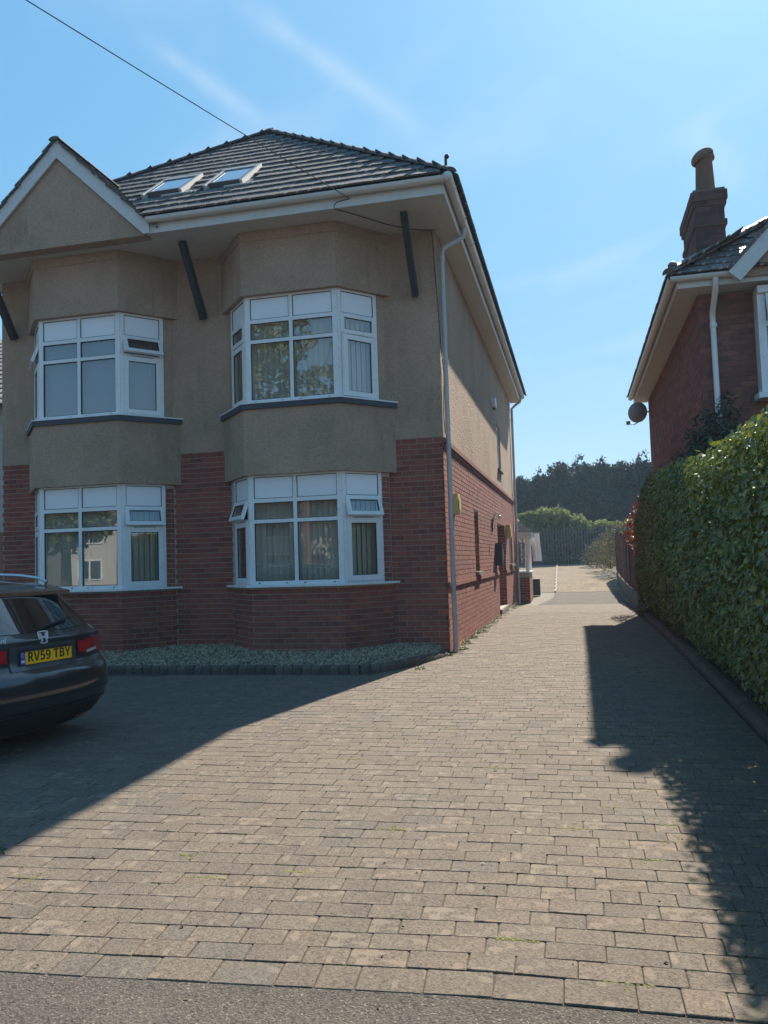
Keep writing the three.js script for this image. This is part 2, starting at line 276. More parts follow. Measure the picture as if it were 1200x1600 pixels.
const driveway = struct('driveway', (() => {
  const b = new Bag(); b.add(sheet(range(8.39, 0, 12), () => -7.9, () => 3.0, -0.0055)); b.add(sheet(range(0, -12.44, 12), () => 0.0, () => 3.05, -0.0055)); return b.geo();
})(), mJoint, 'block paved driveway of worn buff and grey setts');
{
  let prev = []; const items = [], ROW = 0.122, sizes = [0.214, 0.214, 0.214, 0.142, 0.118, 0.214, 0.165];
  for (let r = 0; ; r++) {
    const edge = r === 0, dep = edge ? 0.15 : 0.1188, z = edge ? 8.312 : 8.312 - 0.075 - ROW * r + ROW * 0.5 - 0.004;
    if (z < -12.36) break; const cur = [];
    let x = (z > 0.1 ? -7.9 : 0.03) + rr(-0.12, 0); const x1 = 3.0;
    while (x < x1 - 0.03) {
      let w = edge ? (rnd() < 0.6 ? 0.23 : 0.14) : sizes[Math.floor(rnd() * sizes.length)];
      for (let k = 0; k < 6 && prev.some((q) => Math.abs(q - x - w) < 0.028); k++) w = edge ? w : sizes[Math.floor(rnd() * sizes.length)];
      if (x1 - x - w < 0.07) w = x1 - x;
      const cx = x + w / 2, kerbClear = z > 0.1 && cx < 0 ? z - 0.09 - bedZ(Math.min(cx + 0.02, -0.031)) : 1;
      if ((kerbClear > 0.1 || (z > 0.1 && cx > 0.02)) && w > 0.04 && !(z <= 0.1 && x < 0.0)) items.push({ x: cx, z: z + rr(-0.002, 0.002), w: w - 0.0048, d: dep, y: rr(-0.0016, 0.0016), c: clamp(Math.floor((0.62 * rnd() + 0.75 * (fbm(cx * 0.9 + 30, z * 0.9 + 30, 64, 3, 44) - 0.32)) * paverCols.length), 0, paverCols.length - 1), rx: rr(-0.006, 0.006), rz: rr(-0.005, 0.005), ry: rr(-0.008, 0.008) });
      x += w; cur.push(x);
    }
    prev = cur;
  }
  for (const it of items) { const sk = smooth(5.5, 8.35, it.z), dx = clamp(1.4 - it.x, 0, 4.5); it.sz = 1 + 0.075 * dx * (smooth(5.5, 8.35, it.z + 0.05) - smooth(5.5, 8.35, it.z - 0.05)) / 0.1; it.z += 0.075 * dx * sk; it.ry += dx > 0 ? 0.072 * sk : 0; it.m = new THREE.Matrix4().makeRotationFromEuler(new THREE.Euler(it.rx + (it.z > 0 ? 0.0163 : 0), it.ry, it.rz)).setPosition(it.x, gy(it.z) + it.y, it.z).multiply(new THREE.Matrix4().makeScale(1, 1, it.sz)); it.size = onScreen(V(it.x, gy(it.z), it.z), 1); }
  items.sort((a, b) => b.size - a.size);
  const cache = {}, rest = new Bag();
  items.forEach((it, i) => {
    const key = Math.round(it.w * 500) + '_' + Math.round(it.d * 100) + '_' + (i % 12);
    const g = cache[key] ??= paverGeo(Math.round(it.w * 500) / 500, 0.045, it.d, 0.0022, (i % 12) * 0.37, (i % 12) * 0.23, 0.0022);
    if (i < 300) { const m = mesh('paver', g, mPavers[it.c], driveway); it.m.decompose(m.position, m.quaternion, m.scale); }
    else rest.add(g, it.m, paverCols[it.c], it.x * 0.31, it.z * 0.27);
  });
  mesh('paver_field', rest.geo(), mPaverAll, driveway).userData.kind = 'stuff';
}
// rounded kerb blocks that hold the gravel bed
{
  const k = thing('bed_kerb', 'low kerb of rounded concrete blocks edging the gravel bed', 'kerb');
  const sh = new THREE.Shape(); sh.moveTo(-0.055, -0.1); sh.lineTo(-0.055, 0.045); sh.quadraticCurveTo(-0.055, 0.095, 0, 0.095); sh.quadraticCurveTo(0.055, 0.095, 0.055, 0.045); sh.lineTo(0.055, -0.1); sh.closePath();
  const g = new THREE.ExtrudeGeometry(sh, { depth: 0.098, bevelEnabled: true, bevelSize: 0.006, bevelThickness: 0.006, bevelSegments: 1, curveSegments: 4, steps: 1 }); g.translate(0, 0, -0.049);
  const cols = [0.6, 0.48, 0.7].map((c) => M({ map: T_conc, color: L3(c, c * 0.93, c * 0.88), bumpMap: B_grain, bumpScale: 0.004, roughness: 0.95 }));
  const pts = bedPath.map(([x, z]) => V(x, 0, z)), curve = new THREE.CatmullRomCurve3(pts, false, 'catmullrom', 0.1), L = curve.getLength(), n = Math.floor(L / 0.116);
  for (let i = 0; i < n; i++) {
    const t = (i + 0.5) / n, c = curve.getPointAt(t), d = curve.getTangentAt(t), m = mesh('kerb_block', g, cols[Math.floor(rnd() * 3)], k);
    const low = lerp(0, 0.035, smooth(0.9, 1, t));
    m.position.set(c.x, gy(c.z) + rr(-0.006, 0.006) - low, c.z); m.rotation.set(0, Math.atan2(d.x, d.z) + rr(-0.02, 0.02), rr(-0.02, 0.02));
  }
}
// gravel bed: a sloping base with loose stones
const bedTop = (x, z) => { const o = bedZ(x); return lerp(0.15, 0.045, clamp(z / Math.max(0.2, o), 0, 1)) * clamp((o + 0.2) / 1.2, 0.45, 1); };
{
  const p = [], u = [], idx = [], nx = 90, nzz = 8;
  for (let i = 0; i <= nx; i++) for (let j = 0; j <= nzz; j++) { const x = lerp(-7.6, -0.06, i / nx), z = lerp(-0.02, bedZ(x) - 0.03, j / nzz); p.push(x, bedTop(x, Math.max(z, 0)) - 0.012, z); u.push(x, z); if (i && j) { const k = i * (nzz + 1) + j; idx.push(k - nzz - 2, k - 1, k, k - nzz - 2, k, k - nzz - 1); } }
  const g = new THREE.BufferGeometry(); g.setAttribute('position', new THREE.Float32BufferAttribute(p, 3)); g.setAttribute('uv', new THREE.Float32BufferAttribute(u, 2)); g.setIndex(idx); g.computeVertexNormals();
  const bed = struct('gravel_bed', g, mGravel, 'bed of grey and buff gravel along the foot of the house');
  const st = new THREE.IcosahedronGeometry(1, 0), N = 9000, im = new THREE.InstancedMesh(st, M({ color: 0xffffff, roughness: 0.95 }), N), m = new THREE.Matrix4(), e = new THREE.Euler(), q = new THREE.Quaternion();
  for (let i = 0; i < N; i++) {
    const x = rr(-7.5, -0.1), o = bedZ(x) - 0.06; const z = rr(0.0, Math.max(0.05, o)), s = rr(0.009, 0.021), y = bedTop(x, z);
    m.compose(V(x, y - 0.004 + rr(-0.004, 0.008), z), q.setFromEuler(e.set(rr(0, 6), rr(0, 6), rr(0, 6))), V(s * rr(0.8, 1.4), s * rr(0.5, 0.9), s));
    im.setMatrixAt(i, m); const k = rr(0.5, 1.35), w = rnd(); im.setColorAt(i, L3(k * lerp(0.25, 0.42, w), k * lerp(0.215, 0.32, w), k * lerp(0.16, 0.19, w)));
  }
  im.name = 'loose_gravel'; im.castShadow = im.receiveShadow = true; im.userData.kind = 'stuff'; bed.add(im);
}
// edging kerb along the hedge side of the drive
{
  const mKerb = M({ map: T_conc, color: L3(0.58, 0.54, 0.5), bumpMap: B_grain, bumpScale: 0.005, roughness: 0.95 }), k = thing('drive_kerb', 'long concrete edging kerb between the driveway and the hedge', 'kerb');
  const g = new THREE.ExtrudeGeometry((() => { const s = new THREE.Shape(); s.moveTo(0, -0.12); s.lineTo(0, 0.045); s.quadraticCurveTo(0.005, 0.075, 0.035, 0.078); s.lineTo(0.10, 0.078); s.lineTo(0.10, -0.12); s.closePath(); return s; })(), { depth: 0.895, bevelEnabled: true, bevelSize: 0.004, bevelThickness: 0.004, bevelSegments: 1, curveSegments: 3 });
  for (let z = 8.3; z > -20; z -= 0.9) { const m = mesh('kerb_stone', g, mKerb, k); const bend = z < -7 ? 0.013 * (-7 - z) : 0; m.position.set(3.03 + bend + rr(-0.008, 0.008), gy(z - 0.45) + rr(-0.008, 0.008) - (z < -9 ? 0.02 : 0), z - 0.9); m.rotation.y = (z < -7 ? -0.013 : 0) + rr(-0.006, 0.006); m.rotation.x = -Math.atan((gy(z) - gy(z - 0.9)) / 0.9); m.position.y = gy(z - 0.9) - (z < -9 ? 0.02 : 0) + rr(-0.006, 0.006); }
  struct('soil_strip', (() => { const b = new Bag(); b.add(sheet(range(8.3, -7, 16), () => 3.11, () => 6.0, 0.03, 6)); return b.geo(); })(), mSoil, 'dark bare soil strip under the hedge');
  const p = [], u = [], idx = []; let j = 0;
  for (const z of range(-7.02, -24, 24)) { [[3.12 + 0.013 * Math.max(0, -7 - z), 0.03], [3.24, 0.2], [3.45, 0.34], [4.4, 0.36]].forEach(([x, h], i) => { p.push(Math.max(x, 3.12 + 0.013 * Math.max(0, -7 - z) + i * 0.02), gy(z) + h + 0.03 * (hash(i, j, 4) - 0.5), z); u.push(x, z); if (i && j) { const k2 = j * 4 + i; idx.push(k2 - 5, k2 - 1, k2, k2 - 5, k2, k2 - 4); } }); j++; }
  const g2 = new THREE.BufferGeometry(); g2.setAttribute('position', new THREE.Float32BufferAttribute(p, 3)); g2.setAttribute('uv', new THREE.Float32BufferAttribute(u, 2)); g2.setIndex(idx); g2.computeVertexNormals();
  struct('soil_bank', g2, M({ map: T_soil, color: L3(1.7, 1.6, 1.45), roughness: 1 }), 'low soil bank at the foot of the board fence');
}

// ---------------------------------------------------------------- brickwork
// bricks of one straight run of wall: p0 = start at the foot of the face, dir = horizontal direction, outward is dir x up
const COURSE = 0.075, BL = 0.225;
function brickRun(p0, dir, len, y0, n, holes = [], phase = 0, proud = 0.008) {
  const out = [], F = frame(V(p0[0], 0, p0[1]), V(dir[0], 0, dir[1]));
  for (let k = 0; k < n; k++) {
    const yb = y0 + k * COURSE, yc = yb + 0.0325;
    let spans = [[0, len]];
    for (const h of holes) if (yc > h.y0 && yc < h.y1) spans = spans.flatMap(([a, b]) => (h.s1 <= a || h.s0 >= b ? [[a, b]] : [[a, Math.min(b, h.s0)], [Math.max(a, h.s1), b]].filter(([c, d]) => d - c > 0.03)));
    const off = ((k % 2) * 0.5 + phase) * BL;
    for (const [a, b] of spans) {
      let s = Math.floor((a - off) / BL) * BL + off;
      for (; s < b; s += BL) { const s0 = Math.max(a, s), s1 = Math.min(b, s + 0.215); if (s1 - s0 > 0.025) out.push({ F, s0, s1, yb, proud: proud + rr(-0.0015, 0.0015) }); }
    }
  }
  return out;
}
const brickCache = {};
function brickGeo(L, i) { const key = Math.round(L * 200) + '_' + i; return brickCache[key] ??= (() => { const g = boxGeo(0, Math.round(L * 200) / 200, 0, 0.065, -0.03, 0), U = g.attributes.uv; for (let k = 0; k < U.count; k++) U.setXY(k, U.getX(k) + i * 0.23, U.getY(k) + i * 0.17); return g; })(); }
// the largest in the picture become bricks of their own, the others one part
function layBricks(list, parent, mats, cols, max, allMat) {
  const v = new THREE.Vector3(), m = new THREE.Matrix4();
  for (const b of list) { v.set((b.s0 + b.s1) / 2, b.yb + 0.03, 0).applyMatrix4(b.F); const out = new THREE.Vector3().setFromMatrixColumn(b.F, 2), see = camera.position.clone().sub(v).normalize().dot(out); b.size = see > 0 ? onScreen(v, (b.s1 - b.s0) * (0.3 + see)) : 0; b.c = Math.floor(rnd() * cols.length); b.i = Math.floor(rnd() * 6); }
  list.sort((a, b) => b.size - a.size);
  const rest = new Bag();
  list.forEach((b, i) => {
    const g = brickGeo(b.s1 - b.s0, b.i); m.copy(b.F).multiply(new THREE.Matrix4().makeTranslation(b.s0, b.yb + 0.005, b.proud));
    if (i < max && b.size > 0) { const o = mesh('brick', g, mats[b.c], parent); m.decompose(o.position, o.quaternion, o.scale); } else rest.add(g, m, cols[b.c]);
  });
  if (rest.p.length) mesh('brickwork', rest.geo(), allMat, parent).userData.kind = 'stuff';
}
// wall slab in the frame F (s along, y up, thickness inward) with rectangular holes
function slab(bag, F, s0, s1, y0, y1, t0, t1, holes = []) {
  const ss = [...new Set([s0, s1, ...holes.flatMap((h) => [h.s0, h.s1])])].filter((s) => s >= s0 && s <= s1).sort((a, b) => a - b);
  for (let i = 1; i < ss.length; i++) {
    const a = ss[i - 1], b = ss[i], mid = (a + b) / 2; let ys = [[y0, y1]];
    for (const h of holes) if (mid > h.s0 && mid < h.s1) ys = ys.flatMap(([c, d]) => [[c, Math.min(d, h.y0)], [Math.max(c, h.y1), d]].filter(([e, f]) => f > e));
    for (const [c, d] of ys) bag.box(a, b, c, d, t0, t1, F);
  }
}

// ---------------------------------------------------------------- the house
const XL = -7.09, HB = 3.0, HS = 5.97, LEN = 13.2, cR = -1.963, cL = -5.291;
const house = thing('house', 'two storey house with red brick below, tan render above and two stacked bays', 'house');
const hp = (name, geo, m, parent = house) => mesh(name, geo, m, parent);
const SIDE = frame(V(0, 0, 0), V(0, 0, -1)); // s runs back along the side wall, outward +x
const sideHoles = [{ s0: 3.35, s1: 3.95, y0: 1.0, y1: 2.15, r: 0.11 }, { s0: 7.7, s1: 9.7, y0: -0.3, y1: 2.1, r: 0.9 }, { s0: 10.95, s1: 12.0, y0: 1.12, y1: 2.05, r: 0.1 }, { s0: 8.45, s1: 9.35, y0: 3.45, y1: 4.55, r: 0.08 }];
{
  // front wall, lower (mortar that carries the bricks) and upper render
  const pieces = [[XL, cL - 1.10], [cL + 1.10, cR - 1.10], [cR + 1.10, 0]];
  const front = new THREE.Group(); front.name = 'brick_walling'; house.add(front);
  for (const [a, b] of pieces) { mesh('wall_core', new Bag().box(a, b, -0.3, HB, -0.28, 0).geo(), mMortar, front); hp('front_render_wall', new Bag().box(a, b === 0 ? -0.2805 : b, HB + 0.001, HS, -0.28, 0.014).geo(), mRender); }
  const sl = new Bag(), su = new Bag();
  slab(sl, SIDE, 0.281, LEN, -0.3, HB, -0.3, 0, sideHoles); slab(su, SIDE, 0.281, LEN, HB + 0.001, HS, -0.3, 0.012, sideHoles);
  su.box(-0.014, 0.2805, HB + 0.001, HS, -0.28, 0.012, SIDE); 
  mesh('wall_core', sl.geo(), mMortar, front); hp('side_render_wall', su.geo(), mRender);
  const other = new Bag(); other.box(XL, XL + 0.28, -0.3, HS, -LEN, -0.281); other.box(XL, 0, -0.3, HS, -LEN - 0.28, -LEN - 0.001);
  hp('rear_wall', other.geo(), mRender);
  const inner = new Bag(); inner.box(XL + 0.281, -0.301, -0.2, HS - 0.01, -4.1, -4.0); inner.box(XL + 0.281, -0.301, 2.62, 3.3, -3.999, -0.281); inner.box(-3.72, -3.55, -0.2, HS - 0.01, -3.998, -0.282); inner.box(XL + 0.281, -0.301, -0.1, 0.15, -3.999, -0.283);
  inner.box(-1.2, -1.1, -0.2, HS - 0.01, -LEN, -4.2); inner.box(XL + 0.281, -0.301, HS + 0.02, HS + 0.1, -LEN, 0.9);
  hp('interior_wall', inner.geo(), mInner);

  // bays
  const SP = 0.88; // x gained per metre of depth along a splay
  const trap = (c, fz, fx, back = -0.27) => [[c - fx - fz * SP, 0], [c - fx, fz], [c + fx, fz], [c + fx + fz * SP, 0], [c + fx + fz * SP, back], [c - fx - fz * SP, back]].filter(() => true);
  const bricks = [];
  for (const c of [cL, cR]) {
    const base = hp('bay_base', prism(trap(c, 0.605, 0.665, -0.02), -0.3, 0.985), mMortar); base.userData.label = 'brick foot of a bay';
    const x0 = c - 0.665 - 0.605 * SP, x3 = c + 0.665 + 0.605 * SP, LS = Math.hypot(0.605, 0.605 * SP);
    bricks.push(...brickRun([x0, 0], [0.605 * SP, 0.605], LS + 0.003, 0.06, 12, [], 0.2), ...brickRun([c - 0.669, 0.605], [1, 0], 1.338, 0.06, 12, [], 0.1), ...brickRun([c + 0.667, 0.603], [0.605 * SP, -0.605], LS - 0.002, 0.06, 12, [], 0.3));
    // posts that close the bay between window and wall
    for (const s of [-1, 1]) for (const [a, b, m, nm] of [[0.986, 2.534, mMortar, 'brick_reveal'], [3.544, 5.069, mRender, 'render_reveal']]) {
      hp(nm, prism([[c + s * 1.10, 0.10], [c + s * 1.118, 0.118], [c + s * 1.197, 0.015], [c + s * 1.197, -0.02], [c + s * 1.06, -0.02], [c + s * 1.03, 0.06]], a, b), m);
    }
    bricks.push(...brickRun([c + 1.112, 0.125], [0.088, -0.11], 0.13, 0.985, 20, [], 0.4, 0.004));
    const apron = hp('bay_apron', prism(trap(c, 0.70, 0.70), 2.536, 3.452), mRender); apron.userData.label = 'rendered panel between the storeys of a bay';
    const head = hp('bay_head', (() => { const b = new Bag(); b.add(prism(trap(c, 0.70, 0.70), 5.071, 5.835)); b.add(prism(trap(c, 0.716, 0.706), 5.8355, 5.968)); return b.geo(); })(), mRender);
    hp('lead_sill', prism(trap(c, 0.735, 0.72, -0.02), 3.4525, 3.525), mLead);
    hp('window_sill', prism(trap(c, 0.742, 0.722, -0.02), 3.5255, 3.5425), mPvc); hp('window_sill', prism(trap(c, 0.70, 0.70, 0.0), 0.9855, 1.0145), mPvc);
  }
  // bricks of front and side
  for (const [a, b] of pieces) {
    const A = a === XL ? a : a + 0.101, B = b === 0 ? 0.006 : b - 0.101;
    bricks.push(...brickRun([A, 0], [1, 0], B - A, 0, 40, [], b === 0 ? 0.35 : 0.1));
  }
  bricks.push(...brickRun([0, 0], [0, -1], LEN, 0, 12, sideHoles, 0.5), ...brickRun([0, 0], [0, -1], LEN, 13 * COURSE, 25, sideHoles, 0.0));
  bricks.push(...brickRun([-0.9, -9.7], [1, 0], 0.9, 0, 28, [], 0.25, 0.006), ...brickRun([-0.11, -3.95], [1, 0], 0.11, 1.05, 14, [], 0.3, 0.004));
  layBricks(bricks, front, mBricks, brickCols, 300, mBrickAll);
  // projecting string courses
  const str = new Bag(), str2 = new Bag();
  for (const [a, b] of [[0.0, 7.7], [9.7, LEN]]) for (let s = a; s < b - 0.02; s += 0.1125) str.add(boxGeo(s, Math.min(s + 0.104, b), 12 * COURSE + 0.004, 13 * COURSE - 0.003, -0.02, 0.030), SIDE, brickCols[Math.floor(rnd() * 5)], s, 0);
  for (let s = 0; s < LEN - 0.02; s += 0.1125) { str2.add(boxGeo(s, Math.min(s + 0.107, LEN), 38 * COURSE + 0.004, 39 * COURSE - 0.003, -0.02, 0.020), SIDE, brickCols[Math.floor(rnd() * 5)], s, 0); str2.add(boxGeo(s, Math.min(s + 0.107, LEN), 39 * COURSE + 0.004, 40 * COURSE - 0.003, -0.02, 0.042), SIDE, brickCols[Math.floor(rnd() * 5)], s, 0); }
  hp('string_course', str.geo(), mBrickAll); hp('string_course', str2.geo(), mBrickAll);

  // soffit, fascia, gutters
  const so = new Bag(); so.box(XL - 0.3, -6.67, HS + 0.001, HS + 0.014, 0.0145, 1.09); so.box(-6.67, -3.90, HS + 0.001, HS + 0.014, 0.0145, 0.895); so.box(-3.90, 0.30, HS + 0.001, HS + 0.014, 0.0145, 1.09); so.box(0.0125, 0.30, HS + 0.001, HS + 0.014, -LEN - 0.3, 0.0143); so.box(XL - 0.3, XL, HS + 0.001, HS + 0.014, -LEN - 0.3, 0.0143);
  hp('soffit', so.geo(), mFascia);
  hp('fascia', new Bag().box(-3.86, 0.315, HS - 0.012, 6.17, 1.0905, 1.11).geo(), mFascia); hp('fascia', new Bag().box(XL - 0.3, -6.72, HS - 0.012, 6.17, 1.0905, 1.11).geo(), mFascia);
  hp('fascia', new Bag().box(0.3005, 0.32, HS - 0.012, 6.17, -LEN - 0.3, 1.09).geo(), mFascia); hp('fascia', new Bag().box(XL - 0.32, XL - 0.3005, HS - 0.012, 6.17, -LEN - 0.3, 1.09).geo(), mFascia);
  const gutter = (a, b, r = 0.062) => {
    const d = b.clone().sub(a), L = d.length(), bag = new Bag(), c = new THREE.CylinderGeometry(r, r, L, 12, 1, true, 0, Math.PI); c.rotateZ(-Math.PI / 2); c.translate(L / 2, 0, 0);
    const F = frame(a, d), g2 = new THREE.CylinderGeometry(r * 0.93, r * 0.93, L, 12, 1, true, 0, Math.PI); g2.rotateZ(-Math.PI / 2); g2.translate(L / 2, 0, 0);
    // half ring opens upward
    bag.add(c, F); bag.add(g2, F); bag.box(0, L, -0.004, 0.004, r * 0.92, r * 1.03, F); bag.box(0, L, -0.004, 0.004, -r * 1.03, -r * 0.92, F);
    const o = hp('gutter', bag.geo(), mGutter); 
    for (let s = 0.35; s < L; s += 0.95) { const k = new THREE.TorusGeometry(r * 1.05, 0.008, 6, 10, Math.PI); k.rotateY(Math.PI / 2); k.rotateX(Math.PI); k.translate(s, 0, 0); mesh('gutter_bracket', k, mGutter, o).applyMatrix4(F); }
    return o;
  };
  gutter(V(-3.83, 6.14, 1.175), V(0.395, 6.14, 1.175)); gutter(V(0.383, 6.14, 1.22), V(0.383, 6.14, -LEN - 0.35));
  hp('gutter_end_cap', new THREE.SphereGeometry(0.066, 12, 8).translate(0.385, 6.135, 1.19), mGutter);

  // downpipes
  const pipe = (pts, r, mt) => hp('downpipe', tube(pts, r, 10), mt);
  const dp = pipe([V(0.385, 6.09, -0.35), V(0.38, 5.98, -0.35), V(0.34, 5.93, -0.34), V(0.12, 5.78, -0.2), V(0.075, 5.73, -0.17), V(0.07, 5.6, -0.16), V(0.07, 3, -0.16), V(0.07, 0.02, -0.16)], 0.036, mPipe);
  for (const y of [0.52, 2.9, 4.1, 5.6]) mesh('pipe_collar', new THREE.CylinderGeometry(0.044, 0.044, 0.05, 12).translate(0.07, y, -0.16), mPipe, dp);
  const dp2 = pipe([V(0.385, 6.09, -LEN + 0.1), V(0.36, 5.95, -LEN + 0.1), V(0.12, 5.78, -LEN + 0.1), V(0.075, 5.7, -LEN + 0.1), V(0.07, 3, -LEN + 0.1), V(0.07, gy(-13) - 0.05, -LEN + 0.1)], 0.038, mPipe);
  for (const y of [0.6, 3.2, 5.4]) mesh('pipe_collar', new THREE.CylinderGeometry(0.046, 0.046, 0.05, 12).translate(0.07, y, -LEN + 0.1), mPipe, dp2);

  // black timber struts under the eaves
  for (const [x] of [[-3.54], [-0.29], [-6.82]]) { const b = new Bag(); b.bar(V(x, 5.965, 0.72), V(x, 5.02, 0.06), 0.085, 0.11); hp('strut', b.geo(), mDark); }

  // front gable over the left bay
  const AX = -5.285, AY = 7.50, fx = 1.43, fy = 6.13, gw = new THREE.Shape(); gw.moveTo(AX - fx + 0.06, 5.952); gw.lineTo(AX + fx - 0.06, 5.952); gw.lineTo(AX + fx - 0.06, 6.1); gw.lineTo(AX, AY - 0.06); gw.lineTo(AX - fx + 0.06, 6.1); gw.closePath();
  const gg = new THREE.ExtrudeGeometry(gw, { depth: 0.2, bevelEnabled: false }); gg.translate(0, 0, 0.896); hp('gable_wall', gg, mRender);
  for (const s of [-1, 1]) {
    const b = new THREE.Shape(); b.moveTo(AX, AY); b.lineTo(AX + s * (fx + 0.03), fy + 0.0); b.lineTo(AX + s * (fx + 0.03), 5.955); b.lineTo(AX + s * (fx - 0.06), 5.955); b.lineTo(AX, AY - 0.25); b.closePath();
    const g = new THREE.ExtrudeGeometry(b, { depth: 0.03, bevelEnabled: false }); g.translate(s * 0.001, 0, 1.112); hp('bargeboard', g, mFascia);
    // gable soffit under the verge
    const bb = new Bag(); bb.bar(V(AX, AY - 0.09, 1.066), V(AX + s * (fx - 0.01), fy - 0.085, 1.066), 0.09, 0.012); hp('verge_soffit', bb.geo(), mFascia);
  }

  // roof
  const EX = 0.44, EXL = XL - 0.45, EZ = 1.19, EY = 6.19, RX = (EX + EXL) / 2, RY = 9.5, RZ = -2.98, BZ = -LEN - 0.45, RZ2 = BZ + (EZ - RZ);
  const rg = new THREE.BufferGeometry(), e = [[EXL, EY, EZ], [EX, EY, EZ], [EX, EY, BZ], [EXL, EY, BZ], [RX, RY, RZ], [RX, RY, RZ2]];
  const tg = (gA0) => (gA0 - EY) / (RY - EY); { const t = tg(AY - 0.02); e.push([AX - fx - 0.1, EY, EZ], [AX + fx + 0.1, EY, EZ], [AX, AY - 0.02, lerp(EZ, RZ, t)], [EXL, EY, 0.7], [EX, EY, 0.7]); }
  const tri = [[0, 6, 4], [6, 8, 4], [8, 7, 4], [7, 1, 4], [1, 2, 5], [1, 5, 4], [2, 3, 5], [3, 0, 4], [3, 4, 5], [9, 2, 10], [9, 3, 2]];
  rg.setAttribute('position', new THREE.Float32BufferAttribute(tri.flatMap((t) => t.flatMap((k) => [e[k][0], e[k][1] - 0.02, e[k][2]])), 3)); rg.setAttribute('uv', new THREE.Float32BufferAttribute(tri.flatMap((t) => t.flatMap((k) => [e[k][0], e[k][2]])), 2)); rg.computeVertexNormals();
  const roof = hp('roof', rg, mTile); roof.userData.label = 'dark tiled hipped roof';
  const sky1 = [-4.27, -3.70, 1.08, 1.80], sky2 = [-3.27, -2.74, 1.08, 1.86];
  const tileG = [0, 1, 2, 3].map((k) => { const g = boxGeo(-0.162, 0.162, -0.012, 0.012, -0.40, 0), U = g.attributes.uv; for (let i = 0; i < U.count; i++) U.setXY(i, U.getX(i) + k * 0.41, U.getY(i) + k * 0.29); return g; });
  const tileStuff = new Bag(); let nt = 0;
  // tiles of one slope: corner a of the eave, eave direction, up-slope direction, span(t) gives the covered range along the eave
  function slope(a, ex, up, len, span, single, skip, dy = 0) {
    const x = ex.clone().normalize(), y = up.clone().normalize(), n = new THREE.Vector3().crossVectors(x, y).normalize(), gauge = 0.318, rows = Math.floor(len / gauge);
    for (let k = 0; k <= rows; k++) {
      const s = k * gauge, [u0, u1] = span(clamp((s + 0.1) / len, 0, 1)); if (u1 - u0 < 0.06) continue;
      const off = (k % 2) * 0.165;
      for (let u = Math.floor((u0 - off) / 0.33) * 0.33 + off; u < u1; u += 0.33) {
        const a0 = Math.max(u, u0), a1 = Math.min(u + 0.33, u1), w = a1 - a0; if (w < 0.04) continue; const c = (a0 + a1) / 2;
        if (skip && skip(c, s + 0.16)) continue;
        const o = a.clone().addScaledVector(x, c).addScaledVector(y, s - 0.06).addScaledVector(n, 0.032 + dy + rr(-0.002, 0.003));
        const m = new THREE.Matrix4().makeBasis(x, n, y.clone().negate()).setPosition(o).multiply(new THREE.Matrix4().makeRotationX(-0.07 + rr(-0.006, 0.006))).multiply(new THREE.Matrix4().makeScale((w - 0.004) / 0.326, 1, Math.min(1, (len - s + 0.06) / 0.40)));
        const g = tileG[Math.floor(rnd() * 4)];
        if (single && nt < 300) { nt++; const t = mesh('roof_tile', g, mTile, roof); m.decompose(t.position, t.quaternion, t.scale); } else tileStuff.add(g, m);
      }
    }
  }
  const W = EX - EXL, D = EZ - BZ, lenF = Math.hypot(EZ - RZ, RY - EY), lenS = Math.hypot(W / 2, RY - EY);
  const inSky = (c, s) => [sky1, sky2].some(([a, b, p, q]) => c + EXL > a - 0.1 && c + EXL < b + 0.1 && s > p - 0.02 && s < q + 0.02);
  const underGable = (c, s) => { const x = c + EXL, h = EY + s * (RY - EY) / lenF; return Math.abs(x - AX) < fx + 0.05 && h < AY - Math.abs(x - AX) * 0.95 - 0.05; };
  slope(V(EXL, EY, EZ), V(1, 0, 0), V(0, RY - EY, RZ - EZ), lenF, (t) => [W / 2 * t + 0.07, W - W / 2 * t - 0.07], true, (c, s) => inSky(c, s) || underGable(c, s));
  slope(V(EX, EY, EZ), V(0, 0, -1), V(-W / 2, RY - EY, 0), lenS, (t) => [(EZ - RZ) * t, D - (EZ - RZ) * t], false);
  slope(V(EXL, EY, BZ), V(0, 0, 1), V(W / 2, RY - EY, 0), lenS, (t) => [(EZ - RZ) * t, D - (EZ - RZ) * t], false);
  // gable roof, both slopes, running back into the main roof
  const gA = AY + 0.03, gl = Math.hypot(fx + 0.1, (fx + 0.1) * 0.955), back = (t) => lerp(1.36, 3.0, t);
  const gs = new THREE.BufferGeometry(), q = (x, y, z) => [x, y, z], Gf = fx + 0.1, Gy = gA - Gf * 0.955 - 0.02, zf = 1.15, gt = [];
  for (const s of [-1, 1]) { const A = q(AX, gA - 0.02, zf), B = q(AX + s * Gf, Gy, zf), C = q(AX + s * Gf, Gy, 0.9), E = q(AX, gA - 0.02, -0.9); gt.push(...A, ...B, ...C, ...A, ...C, ...E); }
  gs.setAttribute('position', new THREE.Float32BufferAttribute(gt, 3)); gs.setAttribute('uv', new THREE.Float32BufferAttribute(gt.flatMap((_, i) => (i % 3 ? [] : [gt[i], gt[i + 2]])), 2)); gs.computeVertexNormals();
  const gr = hp('gable_roof', gs, mTile);
  slope(V(AX + Gf, Gy + 0.01, zf + 0.03), V(0, 0, -1), V(-Gf, Gf * 0.955, 0), gl, (t) => [0, back(t) - 0.9], true, null, -0.02);
  slope(V(AX - Gf, Gy + 0.01, zf + 0.03 - 2.1), V(0, 0, 1), V(Gf, Gf * 0.955, 0), gl, (t) => [2.1 - (back(t) - 0.9), 2.1], true, null, -0.02);
  mesh('roof_tiling', tileStuff.geo(), mTile, roof).userData.kind = 'stuff';
